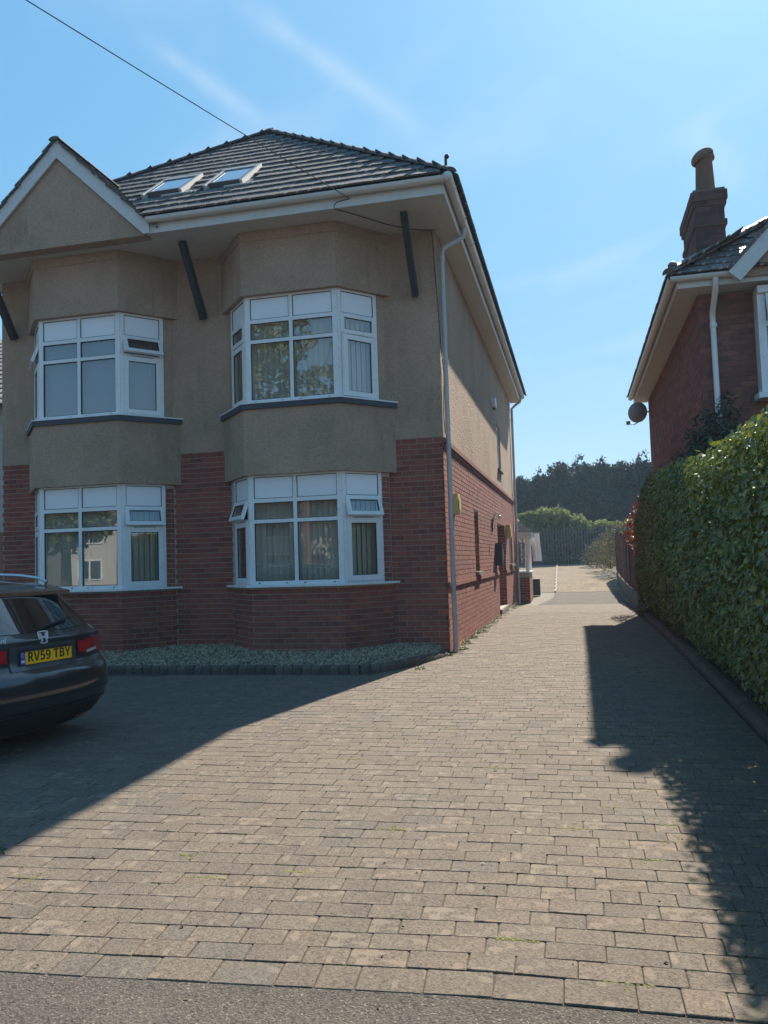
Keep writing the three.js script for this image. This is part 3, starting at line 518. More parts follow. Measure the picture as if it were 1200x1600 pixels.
  // ridge and hip tiles
  const ridge = (a, b) => { const d = b.clone().sub(a), L = d.length(), n = Math.ceil(L / 0.42), F = frame(a, d); for (let i = 0; i < n; i++) { const c = new THREE.CylinderGeometry(0.088, 0.09, 0.48, 9, 1, false, -Math.PI / 2, Math.PI); c.rotateZ(-Math.PI / 2); c.rotateX(-Math.PI / 2); c.scale(1, 0.55, 1); c.translate((i + 0.5) * L / n, 0.0, 0); const t = mesh('ridge_tile', c, mTile, roof); t.applyMatrix4(F.clone().multiply(new THREE.Matrix4().makeTranslation(0, rr(-0.002, 0.002), 0))); } };
  ridge(V(EX - 0.03, EY + 0.035, EZ - 0.03), V(RX, RY + 0.04, RZ)); ridge(V(EXL + 0.03, EY + 0.035, EZ - 0.03), V(RX, RY + 0.04, RZ)); ridge(V(RX, RY + 0.03, RZ), V(RX, RY + 0.03, RZ2)); ridge(V(AX, gA - 0.03, zf - 0.02), V(AX, gA - 0.03, -0.7));
  // roof windows
  const ry = V(0, RY - EY, RZ - EZ).normalize(), rn = new THREE.Vector3().crossVectors(V(1, 0, 0), ry);
  for (const [x0, x1, s0, s1] of [sky1, sky2]) {
    const F = new THREE.Matrix4().makeBasis(V(1, 0, 0), ry, rn).setPosition(V(0, EY, EZ)), b = new Bag(), m = 0.05;
    b.box(x0, x1, s0, s0 + m, 0, 0.08, F); b.box(x0, x1, s1 - m, s1, 0, 0.08, F); b.box(x0, x0 + m, s0 + m, s1 - m, 0, 0.08, F); b.box(x1 - m, x1, s0 + m, s1 - m, 0, 0.08, F);
    const w = hp('roof_window', b.geo(), M({ color: L3(0.10, 0.10, 0.105), roughness: 0.5 })); w.userData.label = 'roof window tilted with the front slope';
    mesh('pane', new Bag().box(x0 + m, x1 - m, s0 + m, s1 - m, 0.055, 0.075, F).geo(), P({ color: L3(0.16, 0.18, 0.2), roughness: 0.03, clearcoat: 1, clearcoatRoughness: 0.02 }), w);
    const f = new Bag(); f.box(x1 + 0.002, x1 + 0.045, s0 - 0.12, s1 + 0.1, 0, 0.092, F); f.box(x0 - 0.045, x0 - 0.002, s0 - 0.12, s1 + 0.1, 0, 0.088, F); f.box(x0 - 0.04, x1 + 0.04, s1 + 0.002, s1 + 0.09, 0, 0.09, F); f.box(x0 + 0.3, x1 + 0.22, s0 - 0.2, s0 - 0.15, 0.03, 0.05, F);
    mesh('flashing', f.geo(), M({ color: L3(0.62, 0.60, 0.55), map: T_grain, roughness: 0.6 }), w);
  }
  // small pipe standing on the eaves corner
  hp('vent_stub', (() => { const b = new Bag(); b.add(new THREE.CylinderGeometry(0.018, 0.018, 0.2, 8).translate(0.36, 6.33, 1.12)); b.add(new THREE.SphereGeometry(0.032, 10, 8).translate(0.375, 6.43, 1.12)); return b.geo(); })(), mDark);

  // door recess, side windows, sills
  const rec = new Bag(); rec.box(7.7, 7.75, -0.3, 2.1, -0.9, -0.301, SIDE); rec.box(9.65, 9.699, -0.3, 2.1, -0.95, -0.302, SIDE); rec.box(7.7, 9.699, 2.1, 2.2, -0.95, -0.301, SIDE); rec.box(7.7, 9.699, -0.3, 0.1, -0.95, -0.002, SIDE);
  hp('porch_recess', rec.geo(), mMortar);
  const door = hp('door', new Bag().box(7.75, 9.6, 0.1, 2.1, -0.95, -0.9, SIDE).geo(), M({ color: L3(0.03, 0.035, 0.05), roughness: 0.4 })); mesh('handle', new Bag().box(7.95, 8.02, 1.05, 1.2, -0.898, -0.86, SIDE).geo(), mMetal, door);
  hp('door_step', new Bag().box(7.6, 9.75, 0.0, 0.10, -0.001, 0.06, SIDE).geo(), mConc);
  for (const [s0, s1, y0, y1, dep, fr] of [[3.35, 3.95, 1.06, 2.15, 0.105, 0], [10.95, 12.0, 1.12, 2.05, 0.08, 1], [8.45, 9.35, 3.45, 4.55, 0.03, 1]]) {
    const b = new Bag(), t = fr ? 0.06 : 0.05; b.box(s0, s1, y0, y0 + t, -dep - 0.06, -dep, SIDE); b.box(s0, s1, y1 - t, y1, -dep - 0.06, -dep, SIDE); b.box(s0, s0 + t, y0 + t, y1 - t, -dep - 0.06, -dep, SIDE); b.box(s1 - t, s1, y0 + t, y1 - t, -dep - 0.06, -dep, SIDE);
    if (fr) b.box((s0 + s1) / 2 - 0.03, (s0 + s1) / 2 + 0.03, y0 + t, y1 - t, -dep - 0.06, -dep, SIDE);
    const w = hp('side_window', b.geo(), fr ? mPvc : M({ color: L3(0.12, 0.06, 0.05), roughness: 0.6 })); mesh('pane', new Bag().box(s0 + t, s1 - t, y0 + t, y1 - t, -dep - 0.03, -dep - 0.025, SIDE).geo(), mGlass, w);
    hp('side_sill', new Bag().box(s0 - 0.06, s1 + 0.06, y0 - 0.055, y0 - 0.002, -dep - 0.05, 0.075, SIDE).geo(), mConc);
  }
}

// ---------------------------------------------------------------- bay windows with their panes, panels and opening lights
function windowFace(parent, p0, p1, y0, kind, open) {
  const F = frame(V(p0[0], y0, p0[1]), V(p1[0] - p0[0], 0, p1[1] - p0[1])), Ln = Math.hypot(p1[0] - p0[0], p1[1] - p0[1]), H = 1.526;
  const fb = new Bag(), d0 = -0.07, d1 = 0, gk = new Bag();
  const pane = (a, b, c, d, z = -0.03, FF = F) => mesh('pane', new Bag().box(a, b, c, d, z, z + 0.005, FF).geo(), mGlass, parent);
  const gasket = (a, b, c, d, z = -0.006, FF = F) => { const t = 0.008; gk.box(a, b, c, c + t, z - 0.02, z, FF); gk.box(a, b, d - t, d, z - 0.02, z, FF); gk.box(a, a + t, c + t, d - t, z - 0.02, z, FF); gk.box(b - t, b, c + t, d - t, z - 0.02, z, FF); };
  const bars = (xs, ys) => { for (const [a, b] of xs) fb.box(a, b, 0, H, d0, d1, F); };
  if (kind === 'front') {
    const m = 0.075, c = Ln / 2, h = 0.027;
    for (const [a, b] of [[0, m], [c - h, c + h], [Ln - m, Ln]]) fb.box(a, b, 0, H, d0, d1, F);
    for (const [a, b] of [[m, c - h], [c + h, Ln - m]]) {
      for (const [e, f] of [[0, 0.055], [0.855, 0.905], [1.14, 1.195], [1.495, H]]) fb.box(a, b, e, f, d0, d1 - 0.001, F);
      pane(a, b, 0.055, 0.855); pane(a, b, 0.905, 1.14); gasket(a, b, 0.055, 0.855); gasket(a, b, 0.905, 1.14); gasket(a, b, 1.195, 1.495);
      mesh('infill_panel', new Bag().box(a, b, 1.195, 1.495, -0.04, -0.014, F).geo(), mPanel, parent);
    }
    // drain caps
    for (const s of [0.12, 0.52, 0.78, 1.2]) gk.box(s, s + 0.03, 0.02, 0.032, d1, d1 + 0.004, F);
  } else {
    const m = 0.06; for (const [a, b] of [[0, m], [Ln - m, Ln]]) fb.box(a, b, 0, H, d0, d1, F);
    for (const [e, f] of [[0, 0.04], [0.875, 0.925], [1.155, 1.195], [1.495, H]]) fb.box(m, Ln - m, e, f, d0, d1 - 0.001, F);
    mesh('infill_panel', new Bag().box(m, Ln - m, 1.195, 1.495, -0.04, -0.014, F).geo(), mPanel, parent); gasket(m, Ln - m, 1.195, 1.495);
    const sash = (a, b, c, d, t, FF) => { const s = new Bag(); s.box(a, b, c, c + t, -0.03, 0.016, FF); s.box(a, b, d - t, d, -0.03, 0.016, FF); s.box(a, a + t, c + t, d - t, -0.03, 0.016, FF); s.box(b - t, b, c + t, d - t, -0.03, 0.016, FF); mesh('sash', s.geo(), mPvc, parent); pane(a + t, b - t, c + t, d - t, -0.008, FF); gasket(a + t, b - t, c + t, d - t, 0.004, FF); };
    // top-hung light, turned about its head, and the side-hung casement below
    const top = F.clone().multiply(new THREE.Matrix4().makeTranslation(0, 1.185, 0)).multiply(new THREE.Matrix4().makeRotationX(-open[0])).multiply(new THREE.Matrix4().makeTranslation(0, -1.185, 0));
    sash(m - 0.02, Ln - m + 0.02, 0.905, 1.185, 0.055, top);
    const cas = F.clone().multiply(new THREE.Matrix4().makeTranslation(Ln - m, 0, 0)).multiply(new THREE.Matrix4().makeRotationY(open[1])).multiply(new THREE.Matrix4().makeTranslation(-(Ln - m), 0, 0));
    sash(m - 0.01, Ln - m + 0.01, 0.03, 0.885, 0.07, cas);
    gk.box(m + 0.1, Ln - m - 0.1, 0.905 - 0.022, 0.91 - 0.016, d1, d1 + 0.012, F);
  }
  mesh('frame', fb.geo(), mPvc, parent); mesh('gasket', gk.geo(), mGasket, parent);
}
for (const [c, y, opens, label, lb] of [
  [cL, 3.543, [[0.36, 0], [0.42, 0]], 'upper white bay window under the gable', 'upper bay window under the gable'],
  [cR, 3.543, [[0.0, 0], [0.0, 0.07]], 'upper white bay window beside the corner downpipe', 'upper bay window beside the corner'],
  [cL, 1.015, [[0.0, 0], [0.28, 0]], 'lower white bay window behind the car', 'lower bay window behind the car'],
  [cR, 1.015, [[0.34, 0], [0.30, 0]], 'lower white bay window near the brick corner', 'lower bay window near the brick corner']]) {
  const w = new THREE.Group(); w.name = 'bay_window'; w.userData.label = label; house.add(w);
  const sx = 0.4356, sz = 0.495;
  windowFace(w, [c - 0.677 - sx, 0.62 - sz], [c - 0.677 - 0.004, 0.62 - 0.004], y, 'side', opens[0]);
  windowFace(w, [c - 0.677, 0.62], [c + 0.677, 0.62], y, 'front');
  windowFace(w, [c + 0.677 + 0.004, 0.62 - 0.004], [c + 0.677 + sx, 0.62 - sz], y, 'side', opens[1]);
  // vertical blinds hung behind the panes
  const blind = (name, a, b, turn, where) => {
    const o = thing('vertical_blind', where, 'blind', [0, 0, 0], 0, 'vertical blinds in the bay windows'), d = V(b[0] - a[0], 0, b[1] - a[1]), L = d.length(), F = frame(V(a[0], y, a[1]), d);
    mesh('headrail', new Bag().box(0, L, 1.15, 1.19, -0.03, 0.02, F).geo(), mPvc, o);
    const n = Math.floor(L / 0.078), sg = boxGeo(-0.0445, 0.0445, 0.06, 1.15, -0.0012, 0.0012);
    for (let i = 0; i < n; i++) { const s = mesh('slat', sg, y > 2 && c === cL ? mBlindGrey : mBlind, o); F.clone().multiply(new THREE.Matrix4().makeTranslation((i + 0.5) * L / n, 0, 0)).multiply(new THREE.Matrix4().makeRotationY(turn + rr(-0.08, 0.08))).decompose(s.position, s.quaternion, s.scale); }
  };
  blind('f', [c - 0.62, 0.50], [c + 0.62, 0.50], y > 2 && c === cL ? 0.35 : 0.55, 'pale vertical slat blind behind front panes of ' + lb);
  blind('s', [c + 0.67, 0.46], [c + 1.0, 0.085], 0.28, 'pale vertical slat blind behind angled side pane of ' + lb);
}
// telephone cable on the soffit and the corner
{
  const c = hp('cable', tube([V(-0.93, 6.06, 1.115), V(-1.12, 6.03, 1.118), V(-1.15, 5.95, 1.1), V(-1.05, 5.962, 0.98), V(-0.6, 5.962, 0.4), V(-0.3, 5.962, 0.12), V(-0.03, 5.955, 0.03)], 0.006, 6), mDark);
  hp('cable', tube([V(-0.03, 5.955, 0.024), V(-0.012, 5.5, 0.024), V(0.02, 4.8, 0.02), V(0.03, 4.3, -0.05), V(0.032, 3.9, -0.22), V(0.028, 3.4, -0.1), V(0.05, 3.05, -0.02)], 0.006, 6), mDark);
}

// rear bay with a little tiled roof, behind the far downpipe
{
  const z0 = -13.62, z1 = -15.3, x1 = 0.36, g = gy(-14.4) - 0.2;
  const bs = hp('rear_bay_base', prism([[-0.6, z0], [x1 - 0.02, z0], [x1, z0 - 0.02], [x1, z1], [-0.6, z1]], g, 0.82), mMortar);
  layBricks([...brickRun([-0.5, z0], [1, 0], x1 + 0.5, g + 0.05, 12), ...brickRun([x1, z0], [0, -1], z0 - z1, g + 0.05, 12)], bs, mBricks, brickCols, 0, mBrickAll);
  hp('rear_bay_sill', new Bag().box(-0.6, x1 + 0.05, 0.821, 0.86, z1 - 0.05, z0 + 0.05).geo(), mPvc);
  const b = new Bag(); for (const [a, c] of [[-0.5, -0.42], [-0.06, 0.02], [x1 - 0.08, x1]]) b.box(a, c, 0.861, 1.9, z0 - 0.07, z0); b.box(-0.5, x1, 1.84, 1.9, z0 - 0.071, z0 - 0.001); for (const s of [z0 - 0.8, z1]) b.box(x1 - 0.07, x1 - 0.001, 0.861, 1.9, s, s + 0.07); b.box(x1 - 0.07, x1 - 0.001, 1.841, 1.899, z1, z0 - 0.08);
  const w = hp('rear_bay_window', b.geo(), mPvc); mesh('pane', new Bag().box(-0.5, x1 - 0.03, 0.862, 1.84, z0 - 0.04, z0 - 0.035).box(x1 - 0.04, x1 - 0.035, 0.862, 1.84, z1, z0 - 0.08).geo(), mGlass, w);
  hp('rear_bay_fascia', new Bag().box(-0.6, x1 + 0.12, 1.901, 2.05, z1 - 0.1, z0 + 0.12).geo(), mFascia);
  const rf = new THREE.BufferGeometry(), A = [-0.9, 2.62, z0 - 0.3], B = [x1 + 0.18, 2.06, z0 + 0.18], C = [x1 + 0.18, 2.06, z1 - 0.2], D = [-0.9, 2.62, z1 - 0.1], E = [-0.9, 2.06, z0 + 0.18], F2 = [-0.02, 2.42, z0 - 0.2], G = [-0.02, 2.42, z1];
  rf.setAttribute('position', new THREE.Float32BufferAttribute([...B, ...C, ...G, ...B, ...G, ...F2, ...B, ...F2, ...E, ...E, ...F2, ...A, ...A, ...F2, ...G, ...A, ...G, ...D], 3)); rf.setAttribute('uv', new THREE.Float32BufferAttribute(new Array(36).fill(0).map((_, i) => (i * 0.37) % 1.3), 2)); rf.computeVertexNormals();
  hp('rear_bay_roof', rf, mTile); hp('rear_bay_ridge', tube([V(0.0, 2.44, z0 - 0.12), V(-0.02, 2.44, z1 + 0.1)], 0.055, 8), M({ color: L3(0.42, 0.17, 0.08), roughness: 0.9 }));
  hp('rear_extension', new Bag().box(-6.5, -0.62, -0.4, 2.0, z1 - 3, -LEN - 0.29).geo(), mRender);
}
// things fixed to the side wall
{
  const boxy = (name, label, cat, s, y, w, h, d, mt, group) => { const t = thing(name, label, cat, [0.009, y, -s], 0, group); const g = new THREE.ExtrudeGeometry((() => { const q = new THREE.Shape(); q.moveTo(-w / 2, 0); q.lineTo(w / 2, 0); q.lineTo(w / 2, h); q.lineTo(-w / 2, h); q.closePath(); return q; })(), { depth: d, bevelEnabled: true, bevelSize: 0.008, bevelThickness: 0.008, bevelSegments: 2 }); g.translate(0, 0, 0.008); g.rotateY(Math.PI / 2); mesh('casing', g, mt, t); return t; };
  const mYel = M({ color: L3(0.55, 0.40, 0.13), roughness: 0.5 });
  const a = boxy('alarm_box', 'faded yellow alarm box on the brick wall beside the front downpipe', 'alarm box', 0.86, 1.97, 0.24, 0.28, 0.07, mYel, null); mesh('lid', new Bag().box(0.095, 0.1, 0.05, 0.24, -0.09, 0.09).geo(), M({ color: L3(0.62, 0.5, 0.24), roughness: 0.45 }), a);
  const b = boxy('alarm_box', 'yellow box on the brick pier between the doorway and the far window', 'alarm box', 10.15, 1.80, 0.3, 0.33, 0.10, mYel, null); mesh('lid', new Bag().box(0.125, 0.13, 0.05, 0.28, -0.11, 0.11).geo(), M({ color: L3(0.62, 0.5, 0.24), roughness: 0.45 }), b);
  const p = boxy('post_box', 'black post box on the brick wall just before the doorway', 'post box', 7.2, 1.13, 0.34, 0.46, 0.13, M({ color: L3(0.012, 0.012, 0.014), roughness: 0.35 }), null);
  mesh('flap', new Bag().box(0.152, 0.158, 0.10, 0.36, -0.1, -0.04).geo(), M({ color: L3(0.5, 0.5, 0.5), roughness: 0.4 }), p); mesh('rain_lid', new Bag().box(0.0, 0.18, 0.472, 0.492, -0.19, 0.19).geo(), M({ color: L3(0.03, 0.03, 0.033), roughness: 0.35 }), p);
  const l = thing('wall_lamp', 'small curved bracket lamp on the brick wall above the post box', 'lamp', [0.009, 2.0, -6.5]);
  mesh('back_plate', new Bag().box(0, 0.025, -0.12, 0.14, -0.05, 0.05).geo(), mDark, l); mesh('arm', tube([V(0.02, 0.05, 0), V(0.06, 0.22, 0), V(0.12, 0.27, 0), V(0.17, 0.2, 0)], 0.013, 8), mMetal, l); mesh('lamp_head', new THREE.SphereGeometry(0.045, 12, 10).translate(0.17, 0.17, 0), mPvc, l);
  const e = thing('extractor_vent', 'small white extractor vent cowl high on the rendered side wall', 'vent', [0.013, 4.88, -7.6]);
  const vg = new THREE.CylinderGeometry(0.1, 0.1, 0.09, 16); vg.rotateZ(Math.PI / 2); vg.scale(1, 1.3, 1); vg.translate(0.045, 0, 0); mesh('cowl', vg, mPvc, e); mesh('grille', new Bag().box(0.02, 0.08, -0.15, -0.12, -0.07, 0.07).geo(), mDark, e);
}

// ---------------------------------------------------------------- telephone wire and its pole behind the viewer
{
  const a = V(-0.93, 6.06, 1.12), b = V(-8.6, 7.05, 20.5), pts = [];
  for (let i = 0; i <= 24; i++) { const t = i / 24, q = a.clone().lerp(b, t); q.y -= 0.45 * 4 * t * (1 - t) * 0.35; pts.push(q); }
  tag(mesh('telephone_wire', new THREE.TubeGeometry(new THREE.CatmullRomCurve3(pts), 60, 0.0055, 5), mDark), 'thin dark telephone wire rising from the white fascia across the sky', 'wire');
  const p = thing('utility_pole', 'brown timber utility pole that carries the telephone wire across the road', 'pole', [-8.6, gy(20) - 0.1, 20.6]);
  mesh('pole', new THREE.CylinderGeometry(0.1, 0.15, 7.9, 12).translate(0, 3.7, 0), mWood, p); mesh('crossarm', new Bag().box(-0.4, 0.4, 7.0, 7.1, -0.16, -0.1).geo(), mWood, p);
}

// ---------------------------------------------------------------- neighbouring house beyond the hedge
{
  const n = thing('neighbour_house', 'old brick house beyond the hedge with white gutters and tall chimney', 'house');
  const X0 = 3.62, Z0 = -1.1, Z1 = -9.0, X1 = 11, ES = 4.98, np = (nm, g, m, par = n) => mesh(nm, g, m, par);
  const mOldAll = M({ vertexColors: true, map: T_brick, bumpMap: B_brick, bumpScale: 0.004, roughness: 0.95 }), mOldMortar = M({ color: L3(0.25, 0.21, 0.18), map: T_grain, roughness: 1 });
  const w = new Bag(); w.box(X0, X1, -0.4, ES, Z0 - 0.25, Z0); w.box(X0, X0 + 0.25, -0.4, ES, Z1, Z0 - 0.251); w.box(X0, X1, -0.4, ES, Z1 - 0.25, Z1 - 0.001); w.box(X1 - 0.25, X1, -0.4, ES, Z1, Z0 - 0.251); w.box(X0 + 0.3, X1 - 0.3, ES - 0.05, ES - 0.01, Z1, Z0 - 0.3);
  const wall = np('wall', w.geo(), mOldMortar);
  const nW = { s0: 0.74, s1: 2.6, y0: 3.45, y1: 4.85 };
  layBricks([...brickRun([X0, Z0], [1, 0], X1 - X0, 0, 66, [{ ...nW }], 0.3), ...brickRun([X0, Z1], [0, 1], Z0 - Z1, 0, 66, [], 0.2)], wall, mOldBricks, oldCols, 200, mOldAll);
  // eaves
  const so = new Bag(); so.box(X0 - 0.3, X1 + 0.3, ES + 0.001, ES + 0.015, Z0 - 0.02, Z0 + 0.4); so.box(X0 - 0.3, X0 + 0.01, ES + 0.001, ES + 0.015, Z1 - 0.5, Z0 - 0.021); np('soffit', so.geo(), mFascia);
  np('fascia', new Bag().box(X0 - 0.32, X1, ES - 0.01, ES + 0.15, Z0 + 0.4005, Z0 + 0.42).geo(), mFascia); np('fascia', new Bag().box(X0 - 0.32, X0 - 0.3005, ES - 0.01, ES + 0.15, Z1 - 0.5, Z0 + 0.4).geo(), mFascia);
  const gut = (a, b) => { const d = b.clone().sub(a), L = d.length(), F = frame(a, d), bag = new Bag(), c = new THREE.CylinderGeometry(0.06, 0.06, L, 10, 1, true, 0, Math.PI); c.rotateZ(-Math.PI / 2); c.translate(L / 2, 0, 0); bag.add(c, F); bag.box(0, L, -0.004, 0.004, 0.055, 0.062, F); bag.box(0, L, -0.004, 0.004, -0.062, -0.055, F); return np('gutter', bag.geo(), mGutter); };
  gut(V(X0 - 0.42, ES + 0.13, Z0 + 0.48), V(4.15, ES + 0.13, Z0 + 0.48)); gut(V(X0 - 0.385, ES + 0.13, Z0 + 0.52), V(X0 - 0.385, ES + 0.13, Z1 - 0.5));
  const dpipe = np('downpipe', tube([V(3.8, ES + 0.08, Z0 + 0.47), V(3.8, ES - 0.05, Z0 + 0.45), V(3.8, ES - 0.3, Z0 + 0.09), V(3.8, ES - 0.45, Z0 + 0.07), V(3.81, 2, Z0 + 0.07), V(3.81, 0, Z0 + 0.07)], 0.04, 10), mPvc);
  for (const y of [4.5, 3.2, 1.9]) mesh('pipe_collar', new THREE.CylinderGeometry(0.05, 0.05, 0.06, 10).translate(3.805, y, Z0 + 0.07), mPvc, dpipe);
  // hipped roof
  const ex = X0 - 0.42, ez = Z0 + 0.5, ey = ES + 0.17, bz = Z1 - 0.6, rise = 0.72, run = (ez - bz) / 2, rx = ex + run, ry = ey + run * rise, rz = (ez + bz) / 2, XE = X1 + 0.4;
  const e = [[ex, ey, ez], [XE, ey, ez], [XE, ey, bz], [ex, ey, bz], [rx, ry, rz], [XE - 0.5, ry, rz]], tri = [[0, 1, 5], [0, 5, 4], [2, 3, 4], [2, 4, 5], [3, 0, 4], [1, 2, 5], [0, 2, 1], [0, 3, 2]], rg = new THREE.BufferGeometry();
  rg.setAttribute('position', new THREE.Float32BufferAttribute(tri.flatMap((t) => t.flatMap((k) => e[k])), 3)); rg.setAttribute('uv', new THREE.Float32BufferAttribute(tri.flatMap((t) => t.flatMap((k) => [e[k][0], e[k][2]])), 2)); rg.computeVertexNormals();
  const mOldTile = M({ map: T_tile, color: L3(1.3, 1.1, 1.0), roughness: 0.6 }), roof = np('roof', rg, mOldTile);
  const tg = boxGeo(-0.13, 0.13, -0.008, 0.008, -0.36, 0), st = new Bag(); let cnt = 0;
  const nslope = (a, x, up, len, span) => { const y = up.clone().normalize(), nn = new THREE.Vector3().crossVectors(x, y), rows = Math.floor(len / 0.27); for (let k = 0; k <= rows; k++) { const [u0, u1] = span(k / rows); for (let u = u0 + (k % 2) * 0.13; u < u1; u += 0.265) { const o = a.clone().addScaledVector(x, u + 0.13).addScaledVector(y, k * 0.27 - 0.04).addScaledVector(nn, 0.028 + rr(-0.004, 0.006)), m = new THREE.Matrix4().makeBasis(x, nn, y.clone().negate()).setPosition(o).multiply(new THREE.Matrix4().makeRotationX(-0.06 + rr(-0.02, 0.02))); if (onScreen(o, 1) && cnt < 200 && x.x) { cnt++; const t = mesh('roof_tile', tg, mOldTile, roof); m.decompose(t.position, t.quaternion, t.scale); } else st.add(tg, m); } } };
  const ls = Math.hypot(run, run * rise);
  nslope(V(ex, ey, ez), V(1, 0, 0), V(0, rise, -1), ls, (t) => [run * t, XE - ex]); nslope(V(ex, ey, bz), V(0, 0, 1), V(1, rise, 0), ls, (t) => [run * t, 2 * run - run * t]);
  mesh('roof_tiling', st.geo(), mOldTile, roof).userData.kind = 'stuff';
  { const a = V(ex, ey + 0.03, ez), b = V(rx, ry + 0.03, rz), d = b.clone().sub(a), L = d.length(), F = frame(a, d), k = Math.ceil(L / 0.4); for (let i = 0; i < k; i++) { const c = new THREE.CylinderGeometry(0.1, 0.11, 0.42, 8, 1, false, -Math.PI / 2, Math.PI); c.rotateZ(-Math.PI / 2); c.rotateX(-Math.PI / 2); c.scale(1, 0.7, 1); c.translate((i + 0.5) * L / k, 0, 0); mesh('ridge_tile', c, mOldTile, roof).applyMatrix4(F); } mesh('finial', new THREE.SphereGeometry(0.07, 10, 8).translate(ex + 0.05, ey + 0.13, ez - 0.03), mOldTile, roof); }
  // front gable at the right
  const gx = 5.9, gz = Z0 + 0.52, gh = 1.85, foot = 4.16, gsh = new THREE.Shape(); gsh.moveTo(foot, ES + 0.05); gsh.lineTo(gx, ES + 0.05 + gh); gsh.lineTo(2 * gx - foot, ES + 0.05); gsh.closePath();
  np('gable_wall', new THREE.ExtrudeGeometry(gsh, { depth: 0.3, bevelEnabled: false }).translate(0, 0, gz - 0.35), mRender);
  for (const s of [-1, 1]) { const b = new Bag(); b.bar(V(gx, ES + 0.15 + gh, gz + 0.06), V(gx + s * (gx - foot + 0.14), ES + 0.03, gz + 0.06), 0.06, 0.2, V(0, 0, 1).cross(V(1, 0, 0))); np('bargeboard', b.geo(), mFascia); const c = new Bag(); c.bar(V(gx, ES + 0.30 + gh, gz - 0.9), V(gx + s * (gx - foot + 0.2), ES + 0.15, gz - 0.9), 2.0, 0.05); np('gable_roof', c.geo(), mOldTile); }
  // first floor bay window
  const b = new Bag(), bx0 = 4.36, bx1 = 6.2, bz0 = Z0 + 0.25, y0 = 3.45, y1 = 4.9; b.box(bx0, bx1, y1 - 0.06, y1 + 0.04, Z0 + 0.01, bz0 + 0.06); b.box(bx0 - 0.06, bx1, y0 - 0.08, y0, Z0 + 0.01, bz0 + 0.08);
  for (const x of [bx0, bx0 + 0.6, bx0 + 1.2, bx1 - 0.1]) b.box(x, x + 0.1, y0 + 0.001, y1 - 0.061, bz0 - 0.08, bz0); b.box(bx0, bx0 + 0.06, y0 + 0.001, y1 - 0.061, Z0 + 0.01, bz0 - 0.081); b.box(bx0 + 0.1, bx1 - 0.1, 4.38, 4.45, bz0 - 0.07, bz0 - 0.003);
  const win = np('window', b.geo(), mPvc); mesh('pane', new Bag().box(bx0 + 0.1, bx1 - 0.1, y0, 4.38, bz0 - 0.05, bz0 - 0.045).box(bx0 + 0.1, bx1 - 0.1, 4.45, y1 - 0.06, bz0 - 0.05, bz0 - 0.045).geo(), mGlass, win);
  const op = new Bag(), FF = frame(V(bx0 + 0.1, y1 - 0.08, bz0 + 0.005), V(1, 0, 0)).multiply(new THREE.Matrix4().makeRotationX(-0.3)); op.box(0, 0.5, -0.40, -0.34, 0, 0.04, FF); op.box(0, 0.5, -0.06, 0, 0, 0.04, FF); op.box(0, 0.06, -0.34, -0.06, 0, 0.04, FF); op.box(0.44, 0.5, -0.34, -0.06, 0, 0.04, FF); mesh('sash', op.geo(), mPvc, win);
  // chimney
  const cx0 = 3.86, cx1 = 4.30, cz0 = -2.4, cz1 = -3.75, ch = new Bag(), lay = (o, a, c) => ch.box(cx0 - o, cx1 + o, a, c, cz1 - o, cz0 + o);
  lay(0, 5.2, 6.47); lay(0.03, 6.471, 6.56); lay(0.0, 6.561, 6.80); lay(0.03, 6.801, 6.88); lay(0.05, 6.881, 7.0); lay(0.02, 7.001, 7.08);
  const chim = np('chimney', ch.geo(), mOldMortar); chim.userData.label = 'tall corbelled brick chimney stack';
  const cb = []; for (const [o, a, c] of [[0, 5.2, 6.48], [0.03, 6.48, 6.56], [0, 6.56, 6.80], [0.03, 6.805, 6.88], [0.05, 6.885, 7.0]]) { const k = Math.max(1, Math.round((c - a) / COURSE)); cb.push(...brickRun([cx0 - o, cz0 + o], [1, 0], cx1 - cx0 + 2 * o, a, k), ...brickRun([cx0 - o, cz1 - o], [0, 1], cz0 - cz1 + 2 * o, a, k)); }
  layBricks(cb, chim, mOldBricks, oldCols.map((c) => [c[0] * 0.55, c[1] * 0.75, c[2] * 0.85]), 0, mOldAll);
  const pot = new THREE.LatheGeometry([[0, 0], [0.15, 0], [0.15, 0.06], [0.135, 0.1], [0.115, 0.62], [0.15, 0.66], [0.15, 0.72], [0.1, 0.73], [0.09, 0.3]].map(([a, c]) => new THREE.Vector2(a, c)), 18); pot.scale(1.12, 0.92, 1.12); pot.translate(4.08, 7.08, -2.68);
  const po = mesh('chimney_pot', pot, M({ color: L3(0.22, 0.115, 0.075), map: T_brick, roughness: 0.9 }), chim);
  const cowl = new THREE.SphereGeometry(0.165, 16, 10, 0, Math.PI * 2, 0, Math.PI * 0.62); cowl.scale(0.95, 0.85, 1); cowl.scale(1.2, 0.85, 1.2); cowl.rotateZ(0.5); cowl.translate(4.06, 7.74, -2.68); mesh('chimney_cowl', cowl, M({ color: L3(0.2, 0.13, 0.1), roughness: 0.9 }), chim);
  // satellite dish on the far end
  const d = thing('satellite_dish', 'grey satellite dish on a bracket at the far eave of the neighbouring house', 'satellite dish', [X0 - 0.02, 4.62, -8.75]);
  const dish = new THREE.SphereGeometry(0.42, 24, 8, 0, Math.PI * 2, 0, 0.62); dish.translate(0, -0.42, 0); dish.applyQuaternion(new THREE.Quaternion().setFromUnitVectors(V(0, 1, 0), V(0.35, -0.25, 0.9).normalize())); dish.translate(-0.24, 0, -0.02); mesh('dish', dish, M({ color: L3(0.36, 0.41, 0.47), roughness: 0.6 }), d);
